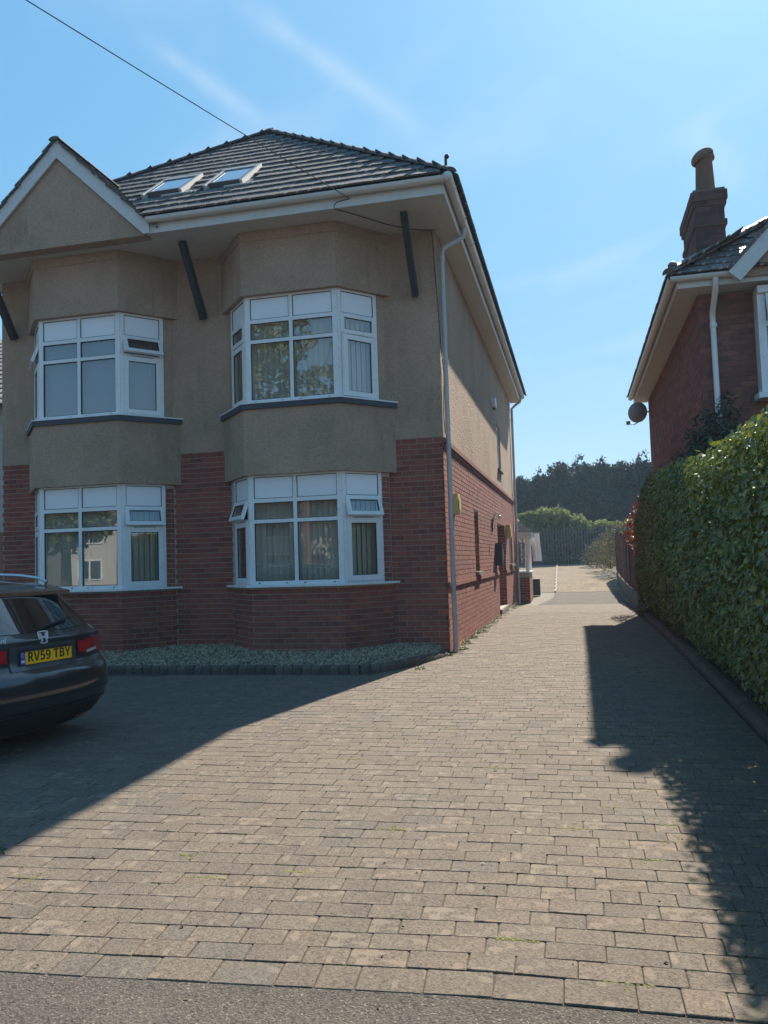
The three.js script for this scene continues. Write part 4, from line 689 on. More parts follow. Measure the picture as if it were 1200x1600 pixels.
  mesh('bracket', tube([V(0.02, 0, 0), V(-0.1, 0, 0.02), V(-0.24, -0.02, 0.02)], 0.018, 8), mGalv, d); mesh('feed_arm', tube([V(-0.22, -0.2, 0.0), V(-0.36, -0.26, -0.12), V(-0.48, -0.2, -0.2)], 0.012, 6), mGalv, d); mesh('receiver', new Bag().box(-0.53, -0.44, -0.24, -0.16, -0.25, -0.17).geo(), mGalv, d);
}
// house at the left, of which a sliver shows past the corner
{
  const n = thing('left_neighbour_house', 'pale pebbledashed house with brick foot showing past the left corner', 'house');
  const x1 = -8.25, x0 = -16, z0 = -2.6, z1 = -10, w = new Bag(); w.box(x0, x1, 2.1, 4.6, z1, z0); mesh('render_wall', w.geo(), mPebble, n);
  mesh('brick_wall', new Bag().box(x0, x1, -0.4, 2.099, z1, z0 + 0.03).geo(), M({ color: L3(0.38, 0.16, 0.1), map: T_brick, roughness: 0.95 }), n);
  const rg = new THREE.BufferGeometry(), e = [[x0 - 0.3, 4.55, z0 + 0.35], [x1 + 0.3, 4.55, z0 + 0.35], [x1 + 0.3, 4.55, z1 - 0.3], [x0 - 0.3, 4.55, z1 - 0.3], [x0 + 3.5, 7.2, -6.3], [x1 - 3.5, 7.2, -6.3]], tri = [[0, 1, 5], [0, 5, 4], [1, 2, 5], [2, 3, 4], [2, 4, 5], [3, 0, 4], [0, 2, 1], [0, 3, 2]];
  rg.setAttribute('position', new THREE.Float32BufferAttribute(tri.flatMap((t) => t.flatMap((k) => e[k])), 3)); rg.setAttribute('uv', new THREE.Float32BufferAttribute(tri.flatMap((t) => t.flatMap((k) => [e[k][0], e[k][2]])), 2)); rg.computeVertexNormals();
  const roof = mesh('roof', rg, M({ map: T_tile, color: L3(3, 2.6, 2.3), roughness: 0.9 }), n), st = new Bag(), tg = boxGeo(0, 8.2, -0.01, 0.014, -0.3, 0), up = V(0, 2.65, -4.05).normalize(), nn = V(0, 4.05, 2.65).normalize();
  for (let k = 0; k < 15; k++) { const sp = 8.35 - k * 0.48, m = new THREE.Matrix4().makeBasis(V(1, 0, 0), nn, up.clone().negate()).setPosition(V(x0 - 0.3 + k * 0.24, 4.55, z0 + 0.35).addScaledVector(up, k * 0.31).addScaledVector(nn, 0.02)).multiply(new THREE.Matrix4().makeRotationX(-0.06)).multiply(new THREE.Matrix4().makeScale(sp / 8.2, 1, 1)); st.add(tg, m); }
  const rt = mesh('tile_rows', st.geo(), M({ map: T_tile, color: L3(3, 2.6, 2.3), roughness: 0.9 }), roof); rt.userData.kind = 'stuff';
}

// ---------------------------------------------------------------- fences
{
  const f = thing('board_fence', 'reddish brown timber board fence on the bank past the hedge', 'fence'), mats = [1, 0.8, 1.2].map((k) => M({ map: T_wood, color: L3(1.1 * k, 0.95 * k, 0.95 * k), roughness: 0.95 }));
  const g = boxGeo(-0.011, 0.011, 0, 1.5, -0.068, 0.068); let i = 0;
  for (let z = -7.0; z > -23.5; z -= 0.118, i++) { const m = mesh('board', g, mats[Math.floor(rnd() * 3)], f); m.position.set(3.42 - 0.012 * (i % 2) - 0.004 * (-7 - z), gy(z) + 0.32 + rr(-0.02, 0.03), z); m.rotation.set(rr(-0.012, 0.012), rr(-0.05, 0.05), rr(-0.02, 0.02)); }
  for (let z = -7.2; z > -23.6; z -= 2.3) { const m = mesh('post', boxGeo(-0.05, 0.05, 0, 1.66, -0.05, 0.05), mats[1], f); m.position.set(3.50 - 0.004 * (-7 - z), gy(z) + 0.25, z); }
  for (const y of [0.35, 1.25]) mesh('rail', (() => { const b = new Bag(); for (let z = -7; z > -23; z -= 2) b.bar(V(3.45 - 0.004 * (-7 - z), gy(z) + 0.32 + y, z), V(3.45 - 0.004 * (-5 - z), gy(z - 2) + 0.32 + y, z - 2), 0.03, 0.08); return b.geo(); })(), mats[1], f);
  const p = thing('palisade_fence', 'grey steel palisade fence of upright pales at the end of the yard', 'fence', [0, 0.86, -33.6]); const mPale = M({ color: L3(0.09, 0.095, 0.095), roughness: 0.7, metalness: 0.1 });
  const sh = new THREE.Shape(); sh.moveTo(-0.034, 0); sh.lineTo(0.034, 0); sh.lineTo(0.034, 1.9); sh.lineTo(0, 2.05); sh.lineTo(-0.034, 1.9); sh.closePath(); const pg = new THREE.ExtrudeGeometry(sh, { depth: 0.012, bevelEnabled: false });
  for (let x = -9; x < 4.4; x += 0.15) { const m = mesh('pale', pg, mPale, p); m.position.set(x, rr(-0.02, 0.02), 0); m.rotation.set(0, rr(-0.1, 0.1), rr(-0.008, 0.008)); }
  for (const y of [0.3, 1.65]) mesh('rail', new Bag().box(-9, 4.4, y, y + 0.05, -0.05, -0.01).geo(), mPale, p); for (let x = -8.5; x < 5; x += 2.72) mesh('post', new Bag().box(x - 0.05, x + 0.05, 0, 1.95, -0.14, -0.051).geo(), mPale, p);
  // edging board across the gravel
  tag(mesh('edging_board', (() => { const b = new Bag(); for (let z = -18.1; z > -33; z -= 1.5) b.bar(V(lerp(0.98, 0.72, (-18 - z) / 15), gy(z) + 0.012, z), V(lerp(0.98, 0.72, (-19.5 - z) / 15), gy(z - 1.5) + 0.012, z - 1.5), 0.06, 0.06); return b.geo(); })(), M({ map: T_conc, color: L3(1.5, 1.5, 1.5), roughness: 0.9 })), 'pale edging strip running back through the gravel yard', 'edging');
  tag(mesh('edging_board', new Bag().box(-4, 3.1, gy(-18) - 0.03, gy(-18) + 0.004, -18.1, -18.02).geo(), M({ map: T_conc, color: L3(1.5, 1.5, 1.5), roughness: 0.9 })), 'pale edging strip across the drive where the gravel begins', 'edging');
}
// cloth hanging beside the rear bay
{
  const c = thing('hanging_cloth', 'white and red cloth hanging beyond the little rear bay', 'cloth', [0.34, 0, -16.6]);
  const cl = (w, h, y, x, mt, nm) => { const g = new THREE.PlaneGeometry(w, h, 14, 14), A = g.attributes.position; for (let i = 0; i < A.count; i++) { const px = A.getX(i), py = A.getY(i); A.setZ(i, 0.05 * Math.sin(px * 26 + 2 * py) + 0.02 * Math.sin(py * 9)); A.setX(i, px * (1 - 0.25 * (py / h + 0.5))); } g.computeVertexNormals(); g.translate(x, y, 0); return mesh(nm, g, mt, c); };
  cl(0.5, 0.95, 1.62, 0.05, M({ color: L3(0.75, 0.74, 0.72), roughness: 0.9 }), 'white_cloth'); const r = cl(0.22, 0.55, 1.40, -0.1, M({ color: L3(0.5, 0.03, 0.05), roughness: 0.9 }), 'red_cloth'); r.position.z = 0.08;
  mesh('line_post', new THREE.CylinderGeometry(0.02, 0.02, 2.3, 8).translate(-0.24, 1.0, 0), mGalv, c); mesh('line', tube([V(-0.24, 2.1, 0), V(0.3, 2.08, 0)], 0.006, 6), mGalv, c);
  mesh('basket', new Bag().box(-0.2, 0.2, 0.0, 0.55, -0.15, 0.15).geo(), mDark, c);
}

// ---------------------------------------------------------------- plants
function leafGeo(l, w, fold = 0.25) { // a pointed leaf folded along its rib, base at the origin, pointing +y
  const g = new THREE.BufferGeometry(), f = w * fold, p = [0, 0, 0, -w / 2, l * 0.45, f, 0, l * 0.5, 0, -w / 2, l * 0.45, f, 0, l, -f * 0.5, 0, l * 0.5, 0, 0, 0, 0, 0, l * 0.5, 0, w / 2, l * 0.45, f, w / 2, l * 0.45, f, 0, l * 0.5, 0, 0, l, -f * 0.5];
  g.setAttribute('position', new THREE.Float32BufferAttribute(p, 3)); g.setAttribute('uv', new THREE.Float32BufferAttribute(new Array(24).fill(0.5), 2)); g.computeVertexNormals(); return g;
}
function sprayGeo(n, l, w, r) { const b = new Bag(), g = leafGeo(l, w), q = rng(99 + n); for (let i = 0; i < n; i++) { const a = q() * 6.28, e = -0.3 + q() * 1.6, m = new THREE.Matrix4().makeRotationFromEuler(new THREE.Euler(e, a, (q() - 0.5) * 2)); m.setPosition((q() - 0.5) * r, (q() - 0.5) * r, (q() - 0.5) * r); b.add(g, m); } return b.geo(); }
const mLeaf = (r, g, b, tr = 0.35, rough = 0.55) => P({ color: L3(r, g, b), roughness: rough, transmission: tr, thickness: 0 });
function foliage(name, parent, geo, mt, pts, colour) { // pts: [position, scale, outward normal or null]
  const im = new THREE.InstancedMesh(geo, mt, pts.length), m = new THREE.Matrix4(), q = new THREE.Quaternion(), q2 = new THREE.Quaternion(), e = new THREE.Euler(), ZZ = V(0, 0, 1);
  pts.forEach(([p, s, n], i) => {
    q.setFromEuler(e.set(rr(-0.9, 0.9), rr(0, 6.283), rr(-0.9, 0.9)));
    if (n) { q2.setFromUnitVectors(ZZ, V(n.x + rr(-0.75, 0.75), n.y + rr(-0.5, 0.8), n.z + rr(-0.75, 0.75)).normalize()); q.setFromAxisAngle(ZZ, rr(0, 6.283)); q.premultiply(q2); }
    m.compose(p, q, V(s, s, s)); im.setMatrixAt(i, m); const c = colour(p); im.setColorAt(i, L3(c[0], c[1], c[2]));
  });
  im.name = name; im.castShadow = im.receiveShadow = true; im.userData.kind = 'stuff'; parent.add(im); return im;
}
// clipped hedge along the drive
{
  const h = thing('hedge', 'dense clipped green hedge with glossy leaves beside the driveway', 'hedge');
  const z0 = 9.2, z1 = -6.3, top = (z) => clamp(2.25 - 0.07 * (z - 1.2), 2.0, 2.58) + 0.09 * (fbm(z * 0.8 + 40, 3, 64, 3, 6) - 0.5), face = (z, y) => lerp(2.98, 2.72, smooth(-5, 4, z)) + 0.16 * (fbm(z * 0.9 + 30, y * 1.1 + 30, 64, 3, 8) - 0.5) + 0.10 * Math.pow(clamp((y - 1.9) / 0.6, 0, 1), 2) + lerp(0.2, 0.46, smooth(-5, 4, z)) * Math.pow(clamp((1.1 - y) / 1.1, 0, 1), 1.4);
  const core = new Bag(); for (let z = z0 - 0.3; z > z1 + 0.4; z -= 0.4) core.box(3.3, 4.3, 0.25, top(z) - 0.3, z - 0.4, z); mesh('inner_twigs', core.geo(), M({ color: L3(0.13, 0.10, 0.065), map: T_grain, roughness: 1 }), h);
  const pts = [], N = 160000, v = () => rnd();
  for (let i = 0; i < N; i++) {
    const k = v(), z = lerp(z0, z1, v()); let p, n;
    if (k < 0.66) { const y = Math.pow(v(), 0.92) * top(z); const dd = Math.pow(v(), 1.5) * 0.34; p = V(face(z, y) + dd, y + 0.03, z); n = V(-1, 0.35, 0.1); if (y < 0.22 && v() < 0.75) continue; }
    else if (k < 0.93) { const x = lerp(face(z, 2.2) + 0.05, 4.5, v()), dd = Math.pow(v(), 1.7) * 0.25, up = 0.16 * Math.pow(v(), 7); p = V(x, top(z) - dd + up - 0.05 * Math.pow((x - 3.7) / 0.8, 2), z); n = V(-0.1, 1, 0); }
    else { const e = v() < 0.5, y = v() * top(z0), x = lerp(2.95, 4.4, v()); p = V(x, y, e ? z0 + rr(-0.25, 0.05) : z1 + rr(-0.05, 0.25)); n = V(0, 0.3, e ? 1 : -1); }
    pts.push([p, rr(0.55, 1.35), n]);
  }
  foliage('leaves', h, leafGeo(0.058, 0.036, 0.22), P({ color: 0xffffff, roughness: 0.6, transmission: 0.55, thickness: 0 }), pts, () => { const k = rr(0.65, 1.25), yl = rnd() < 0.35 ? rr(0.3, 1) : rr(0, 0.25); return [k * lerp(0.11, 0.32, yl), k * lerp(0.165, 0.34, yl), k * lerp(0.02, 0.024, yl)]; });
  const stem = new Bag(); for (let z = z0 - 0.2; z > z1; z -= 0.28) stem.bar(V(rr(3.2, 3.6), -0.1, z + rr(-0.1, 0.1)), V(rr(3.1, 3.6), 1.2, z + rr(-0.2, 0.2)), 0.028, 0.028); mesh('stems', stem.geo(), M({ color: L3(0.06, 0.045, 0.03), roughness: 1 }), h);
}
// trees: crown as leaf sprays inside blobs; blob list [x, y, z, rx, ry, rz]
function tree(name, label, cat, pos, h, blobs, per, geo, mt, colour, group, trunkR = 0.16) {
  const t = thing(name, label, cat, pos, 0, group);
  const tr = new THREE.CylinderGeometry(trunkR * 0.35, trunkR, h * 0.8, 9, 4); tr.translate(0, h * 0.4, 0); const trunk = mesh('trunk', tr, M({ color: L3(0.09, 0.065, 0.045), map: T_grain, roughness: 1 }), t);
  const lb = new Bag(); for (const b of blobs) lb.bar(V(0, Math.max(0.5, b[1] - 0.6 * b[4] - 0.4), 0), V(b[0] * 0.8, b[1], b[2] * 0.8), trunkR * 0.3, trunkR * 0.3); mesh('limbs', lb.geo(), trunk.material, t);
  const pts = []; for (const b of blobs) { const n = Math.round(per * b[3] * b[4] * b[5]); for (let i = 0; i < n; i++) { const d = V(rr(-1, 1), rr(-1, 1), rr(-1, 1)); if (d.lengthSq() > 1) { i--; continue; } const r = Math.pow(d.length(), 0.45); d.normalize().multiplyScalar(r * (0.86 + 0.3 * fbm(d.x * 3 + 20, d.y * 3 + d.z * 2 + 20, 64, 2, 3))); pts.push([V(b[0] + d.x * b[3], b[1] + d.y * b[4], b[2] + d.z * b[5]), rr(0.7, 1.3), d.clone().normalize()]); } }
  foliage('crown', t, geo, mt, pts, colour); return t;
}
{ // dark conifers behind the yard
  const spray = sprayGeo(7, 0.30, 0.10, 0.16), mt = mLeaf(1, 1, 1, 0.2, 0.8);
  const xs = [-6.2, -4.2, -2.4, -0.7, 0.9, 2.3, 3.8, 5.4, 6.9, 8.6, 10.6], hs = [7.0, 6.6, 6.7, 7.2, 7.7, 8.2, 7.9, 7.5, 8.1, 8.4, 8.2];
  xs.forEach((x, i) => {
    const h = hs[i] - 0.35, z = -50 - rr(0, 3), bl = [], q = rng(500 + i);
    for (let y = 0.6; y < h - 0.5; y += 0.75) { const r = 1.7 * Math.pow(1 - y / h, 0.42) + 0.25; for (let k = 0; k < 4; k++) { const a = q() * 6.28; bl.push([Math.cos(a) * r * 0.45, y + q() * 0.3, Math.sin(a) * r * 0.45, r * 0.7, 0.6, r * 0.7]); } }
    bl.push([0, h - 0.3, 0, 0.35, 0.75, 0.35]); bl.push([0.5 * (q() - 0.5) * 2, h - 0.9, 0, 0.45, 0.7, 0.45]);
    const inFrame = x > -3.2 && x < 8;
    tree('conifer_tree', 'dark blue green conifer in the row behind the palisade fence', 'tree', [x, 0.7, z], h, bl, inFrame ? 190 : 110, spray, mt, () => { const k = rr(0.6, 1.25); return [0.04 * k, 0.06 * k, 0.042 * k]; }, 'conifers in the row behind the yard', 0.2);
  });
}
{ // ivy mound over the palisade fence
  const iv = thing('ivy_mound', 'sunlit green ivy mound growing over the palisade fence', 'ivy', [0, 0.8, -34.62]), pts = [];
  const bl = [[-6.5, 0.9, 0, 2.2, 1.4, 0.9], [-3.5, 0.9, 0, 2.2, 1.5, 0.9], [-1.0, 1.15, 0, 1.5, 1.75, 0.95], [0.6, 1.35, 0, 1.5, 2.0, 0.95], [1.9, 0.9, 0.1, 1.3, 1.85, 0.95], [3.3, 0.85, 0.2, 1.2, 1.6, 0.9], [-0.6, 2.4, 0, 0.6, 0.6, 0.5], [4.4, 0.9, 0, 1.2, 1.5, 0.9], [6, 0.9, 0, 1.5, 1.7, 0.9]];
  for (const b of bl) for (let i = 0; i < 2600 * b[3] * 0.5; i++) { const d = V(rr(-1, 1), rr(-0.6, 1), rr(-1, 1)).normalize(), r = 0.78 + 0.27 * fbm(d.x * 4 + b[0] + 20, d.y * 4 + 20, 64, 3, 9) + rr(-0.12, 0.05); pts.push([V(b[0] + d.x * b[3] * r, b[1] + d.y * b[4] * r, b[2] + d.z * b[5] * r), rr(0.7, 1.3), d]); }
  foliage('leaves', iv, sprayGeo(4, 0.16, 0.12, 0.12), mLeaf(1, 1, 1, 0.45, 0.8), pts, () => { const k = rr(0.6, 1.3); return [0.25 * k, 0.29 * k, 0.09 * k]; });
  const co = new Bag(); for (const b of bl) { const g = new THREE.SphereGeometry(1, 14, 10); co.add(g, new THREE.Matrix4().makeScale(b[3] * 0.72, b[4] * 0.72, b[5] * 0.6).setPosition(b[0], b[1], b[2])); } mesh('inner_stems', co.geo(), M({ color: L3(0.12, 0.095, 0.06), map: T_grain, roughness: 1 }), iv);
}
{ // red-leaved shrub, brown brambles, dark climber by the neighbour
  tree('red_shrub', 'red leaved shrub rising between hedge and board fence', 'shrub', [3.12, 0.2, -7.7], 2.3, [[0, 1.55, 0, 0.26, 0.6, 0.4], [0.12, 2.1, 0.1, 0.22, 0.35, 0.3], [-0.05, 1.6, -0.5, 0.22, 0.4, 0.4]], 5200, leafGeo(0.085, 0.04), mLeaf(1, 1, 1, 0.35), () => { const k = rr(0.6, 1.3), r = rnd(); return r < 0.75 ? [0.36 * k, 0.085 * k, 0.06 * k] : [0.16 * k, 0.11 * k, 0.04 * k]; }, null, 0.03);
  tree('bramble', 'dry brownish bramble tangle at the end of the board fence', 'shrub', [3.2, 0.7, -25.5], 2.0, [[0.1, 0.9, 0, 0.55, 0.8, 0.8], [-0.1, 0.7, -2, 0.7, 0.9, 0.9], [0.5, 1.4, 0.6, 0.7, 0.6, 0.8], [-0.4, 0.5, -5, 0.8, 0.8, 1.0]], 1500, leafGeo(0.11, 0.06), mLeaf(1, 1, 1, 0.3, 0.95), () => { const k = rr(0.6, 1.3), r = rnd(); return r < 0.5 ? [0.17 * k, 0.12 * k, 0.065 * k] : [0.10 * k, 0.11 * k, 0.04 * k]; }, null, 0.03);
  tree('climber', 'dark green climbing shrub against the neighbouring brick wall', 'shrub', [3.75, 0, -0.62], 2.9, [[0.0, 2.3, 0, 0.5, 0.75, 0.32], [0.4, 2.0, 0, 0.55, 0.7, 0.32], [-0.12, 2.85, -0.3, 0.28, 0.45, 0.2], [-0.25, 2.1, -0.3, 0.45, 0.7, 0.35], [0.15, 3.15, -0.3, 0.18, 0.35, 0.12], [0.9, 2.0, 0.1, 0.5, 0.6, 0.3]], 26000, leafGeo(0.075, 0.036), mLeaf(1, 1, 1, 0.25), () => { const k = rr(0.6, 1.3); return [0.05 * k, 0.07 * k, 0.035 * k]; }, null, 0.04);
}
{ // weeds in the paving joints and at the foot of the wall
  const g = leafGeo(0.05, 0.012, 0.3), gw = leafGeo(0.04, 0.022, 0.3), mt = mLeaf(1, 1, 1, 0.35);
  const spots = [[0.12, -0.5, 0.13, 60, 'yellow flowered weed at the foot of the front downpipe'], [0.14, -1.3, 0.12, 60, 0], [0.12, -2.2, 0.1, 50, 0], [0.13, -3.2, 0.12, 50, 0], [0.13, -4.2, 0.13, 60, 0], [0.12, -5.3, 0.12, 50, 0], [0.14, -6.4, 0.12, 50, 0], [0.18, -7.2, 0.1, 40, 0], [0.25, -10.4, 0.18, 60, 0], [0.2, -11.8, 0.18, 60, 0], [-0.14, 1.42, 0.1, 45, 'green weed tuft against the sunlit end of the bed kerb'], [0.3, 0.1, 0.06, 25, 0], [0.45, -0.2, 0.06, 20, 0], [-1.18, 7.52, 0.07, 40, 'grassy weed tuft in the paving by the edge of the house shadow']];
  for (const [x, z, r, n, lab] of spots) {
    const t = thing('weed_tuft', lab || 'low green weeds in the joint between brick wall and paving', 'weeds', [x, gy(z), z], 0, lab ? undefined : 'weeds along the side wall'), pts = [];
    for (let i = 0; i < n * 2.2; i++) { const a = rr(0, 6.28), q = Math.sqrt(rnd()) * r * (lab ? 1 : 3.2); pts.push([V(lab ? Math.cos(a) * q * 0.5 : -x + 0.02 + Math.abs(Math.cos(a)) * r * 1.1 * rnd(), rr(-0.005, 0.01), Math.sin(a) * q), rr(0.5, 1.4), V(rr(-0.5, 0.5), 1, rr(-0.5, 0.5))]); }
    foliage('leaves', t, lab ? g : gw, mt, pts, () => { const k = rr(0.7, 1.3); return [0.16 * k, 0.2 * k, 0.05 * k]; });
    if (lab && x === 0.12) { const s = new Bag(); for (let i = 0; i < 4; i++) { const fx = rr(-0.05, 0.05), fz = rr(-0.1, 0.1), fy = rr(0.06, 0.12); s.add(new THREE.SphereGeometry(0.012, 8, 6).scale(1, 0.5, 1).translate(fx, fy, fz)); } mesh('flowers', s.geo(), M({ color: L3(0.75, 0.6, 0.03), roughness: 0.8 }), t); }
  }
  // moss in the joints near the pavement: low green cushions, too many to count
  const N = 900, im = new THREE.InstancedMesh(new THREE.IcosahedronGeometry(1, 0), M({ color: 0xffffff, roughness: 1 }), N), m = new THREE.Matrix4(), q = new THREE.Quaternion();
  for (let i = 0; i < N; i++) { const c = Math.floor(rnd() * 26), cx = hash(c, 1, 7) * 3.6 - 0.9, row = Math.round(hash(c, 2, 7) * 30), z = 8.236 - 0.122 * row, a = rnd() < 0.75; const x = cx + (a ? rr(-0.09, 0.09) : 0), zz = z + (a ? rr(-0.006, 0.006) : rr(-0.08, 0.08)), s = rr(0.004, 0.011); m.compose(V(x, gy(zz) - 0.003, zz), q, V(s * 1.4, s * 0.6, s)); im.setMatrixAt(i, m); const k = rr(0.6, 1.2); im.setColorAt(i, L3(0.17 * k, 0.16 * k, 0.045 * k)); }
  { // specks of leaf litter and white petals blown over the paving
    const K = 260, li = new THREE.InstancedMesh(leafGeo(0.022, 0.012, 0.3), M({ color: 0xffffff, roughness: 1 }), K), e2 = new THREE.Euler(), q2 = new THREE.Quaternion();
    for (let i = 0; i < K; i++) { const near = rnd() < 0.6, x = near ? rr(-0.8, 2.9) : rr(0.2, 3.0), z = near ? rr(2.5, 8.6) : rr(-9, 4); m.compose(V(x, gy(z) + 0.003, z), q2.setFromEuler(e2.set(-1.57 + rr(-0.3, 0.3), rr(0, 6), rr(0, 6), 'YXZ')), V(1, 1, 1).multiplyScalar(rr(0.4, 1.2))); li.setMatrixAt(i, m); const w = rnd(); li.setColorAt(i, w < 0.7 ? L3(0.03, 0.022, 0.014) : w < 0.9 ? L3(0.16, 0.11, 0.05) : L3(0.6, 0.58, 0.52)); }
    li.name = 'leaf_litter'; li.castShadow = li.receiveShadow = true; scene.add(li); tag(li, 'dark specks of leaf litter scattered over the paving', 'leaf litter', null, 'stuff');
  }
  im.name = 'joint_moss'; im.castShadow = im.receiveShadow = true; scene.add(im); tag(im, 'yellow green moss cushions in the paving joints near the pavement', 'moss', null, 'stuff');
}

// ---------------------------------------------------------------- across the road: what the window panes mirror
{
  const spray = sprayGeo(6, 0.32, 0.2, 0.3), mt = mLeaf(1, 1, 1, 0.35, 0.6);
  const big = (pos, h, r, label, seed) => { const q = rng(seed), bl = []; for (let i = 0; i < 16; i++) { const a = q() * 6.28, e = q(), d = r * 0.62 * Math.sqrt(q()); bl.push([Math.cos(a) * d, h * (0.42 + 0.48 * e), Math.sin(a) * d, r * 0.42, r * 0.36, r * 0.42]); } tree('street_tree', label, 'tree', pos, h, bl, 30, spray, mt, () => { const k = rr(0.6, 1.3); return [0.12 * k, 0.15 * k, 0.035 * k]; }, null, 0.3); };
  big([-14, -0.2, 27], 16, 4.6, 'tall leafy street tree across the road left of the lamp post', 61); big([-9, -0.2, 33], 15, 4.4, 'tall leafy street tree beside the white house across the road', 62); big([-22.5, -0.2, 25], 7.5, 3.2, 'round leafy street tree in front of the corner house across the road', 64); big([-27.5, -0.2, 24], 6.5, 2.6, 'small leafy street tree furthest along the road opposite', 65); big([-19.5, -0.2, 30], 9, 3, 'smaller leafy street tree across the road beyond the parked van', 63);
  const mW = mPebble;
  for (const [x, z, w, label] of [[-14, 38, 9, 'white rendered house across the road with its gable to the street'], [-26, 36, 9, 'white rendered house across the road at the corner of the street'], [-38, 36, 9, 'white rendered house furthest along the road opposite']]) {
    const n = thing('street_house', label, 'house', [x, -0.2, z]); mesh('wall', new Bag().box(-w / 2, w / 2, 0, 5, 0, 8).geo(), mW, n);
    const s = new THREE.Shape(); s.moveTo(-w / 2 - 0.4, 4.9); s.lineTo(0, 8.4); s.lineTo(w / 2 + 0.4, 4.9); s.closePath(); mesh('roof', new THREE.ExtrudeGeometry(s, { depth: 8.8, bevelEnabled: false }).translate(0, 0, -0.4), M({ map: T_tile, color: L3(2.5, 1.6, 1.2), roughness: 0.9 }), n);
    for (const s2 of [-1, 1]) mesh('bargeboard', new Bag().bar(V(0, 8.42, -0.45), V(s2 * (w / 2 + 0.42), 4.85, -0.45), 0.06, 0.25).geo(), mPvc, n);
    for (const [wx, wy] of [[-2.4, 0.9], [2.4, 0.9], [-2.4, 3.2], [2.4, 3.2]]) { const f = mesh('window', new Bag().box(wx - 0.9, wx + 0.9, wy, wy + 1.3, -0.06, -0.002).geo(), mPvc, n); for (const k of [-0.42, 0.42]) mesh('pane', new Bag().box(wx + k - 0.36, wx + k + 0.36, wy + 0.08, wy + 1.22, -0.075, -0.062).geo(), P({ color: L3(0.03, 0.035, 0.04), roughness: 0.05 }), f); }
    mesh('door', new Bag().box(-0.5, 0.5, 0.1, 2.1, -0.05, -0.003).geo(), M({ color: L3(0.25, 0.03, 0.03), roughness: 0.5 }), n);
  }
  const l = thing('lamp_post', 'pale grey street lamp post across the road', 'lamp post', [-6.0, -0.14, 21.5]); mesh('column', new THREE.CylinderGeometry(0.05, 0.08, 6, 12).translate(0, 3, 0), M({ color: L3(0.6, 0.6, 0.58), roughness: 0.5 }), l); mesh('lantern', new Bag().box(-0.1, 0.1, 5.9, 6.05, -0.9, 0.1).geo(), mGalv, l);
  const v = thing('parked_van', 'white van parked across the road', 'van', [-24, -0.2, 18.2]);
  const vs = new THREE.Shape(); vs.moveTo(-2.6, 0.4); vs.lineTo(2.5, 0.4); vs.lineTo(2.6, 1.0); vs.lineTo(1.9, 1.2); vs.lineTo(1.3, 2.0); vs.lineTo(-2.5, 2.05); vs.lineTo(-2.65, 1.2); vs.closePath();
  mesh('body', new THREE.ExtrudeGeometry(vs, { depth: 1.8, bevelEnabled: true, bevelSize: 0.06, bevelThickness: 0.06, bevelSegments: 2 }), P({ color: L3(0.75, 0.75, 0.74), roughness: 0.3, clearcoat: 0.6 }), v); mesh('side_window', new Bag().box(0.5, 1.5, 1.3, 1.85, -0.075, -0.062).geo(), mDark, v);
  for (const x of [-1.7, 1.7]) for (const z of [0.05, 1.75]) { const w = mesh('wheel', new THREE.CylinderGeometry(0.34, 0.34, 0.22, 18).rotateX(Math.PI / 2).translate(x, 0.34, z), mDark, v); mesh('hub', new THREE.CylinderGeometry(0.2, 0.2, 0.23, 14).rotateX(Math.PI / 2).translate(x, 0.34, z), mMetal, w); }
}

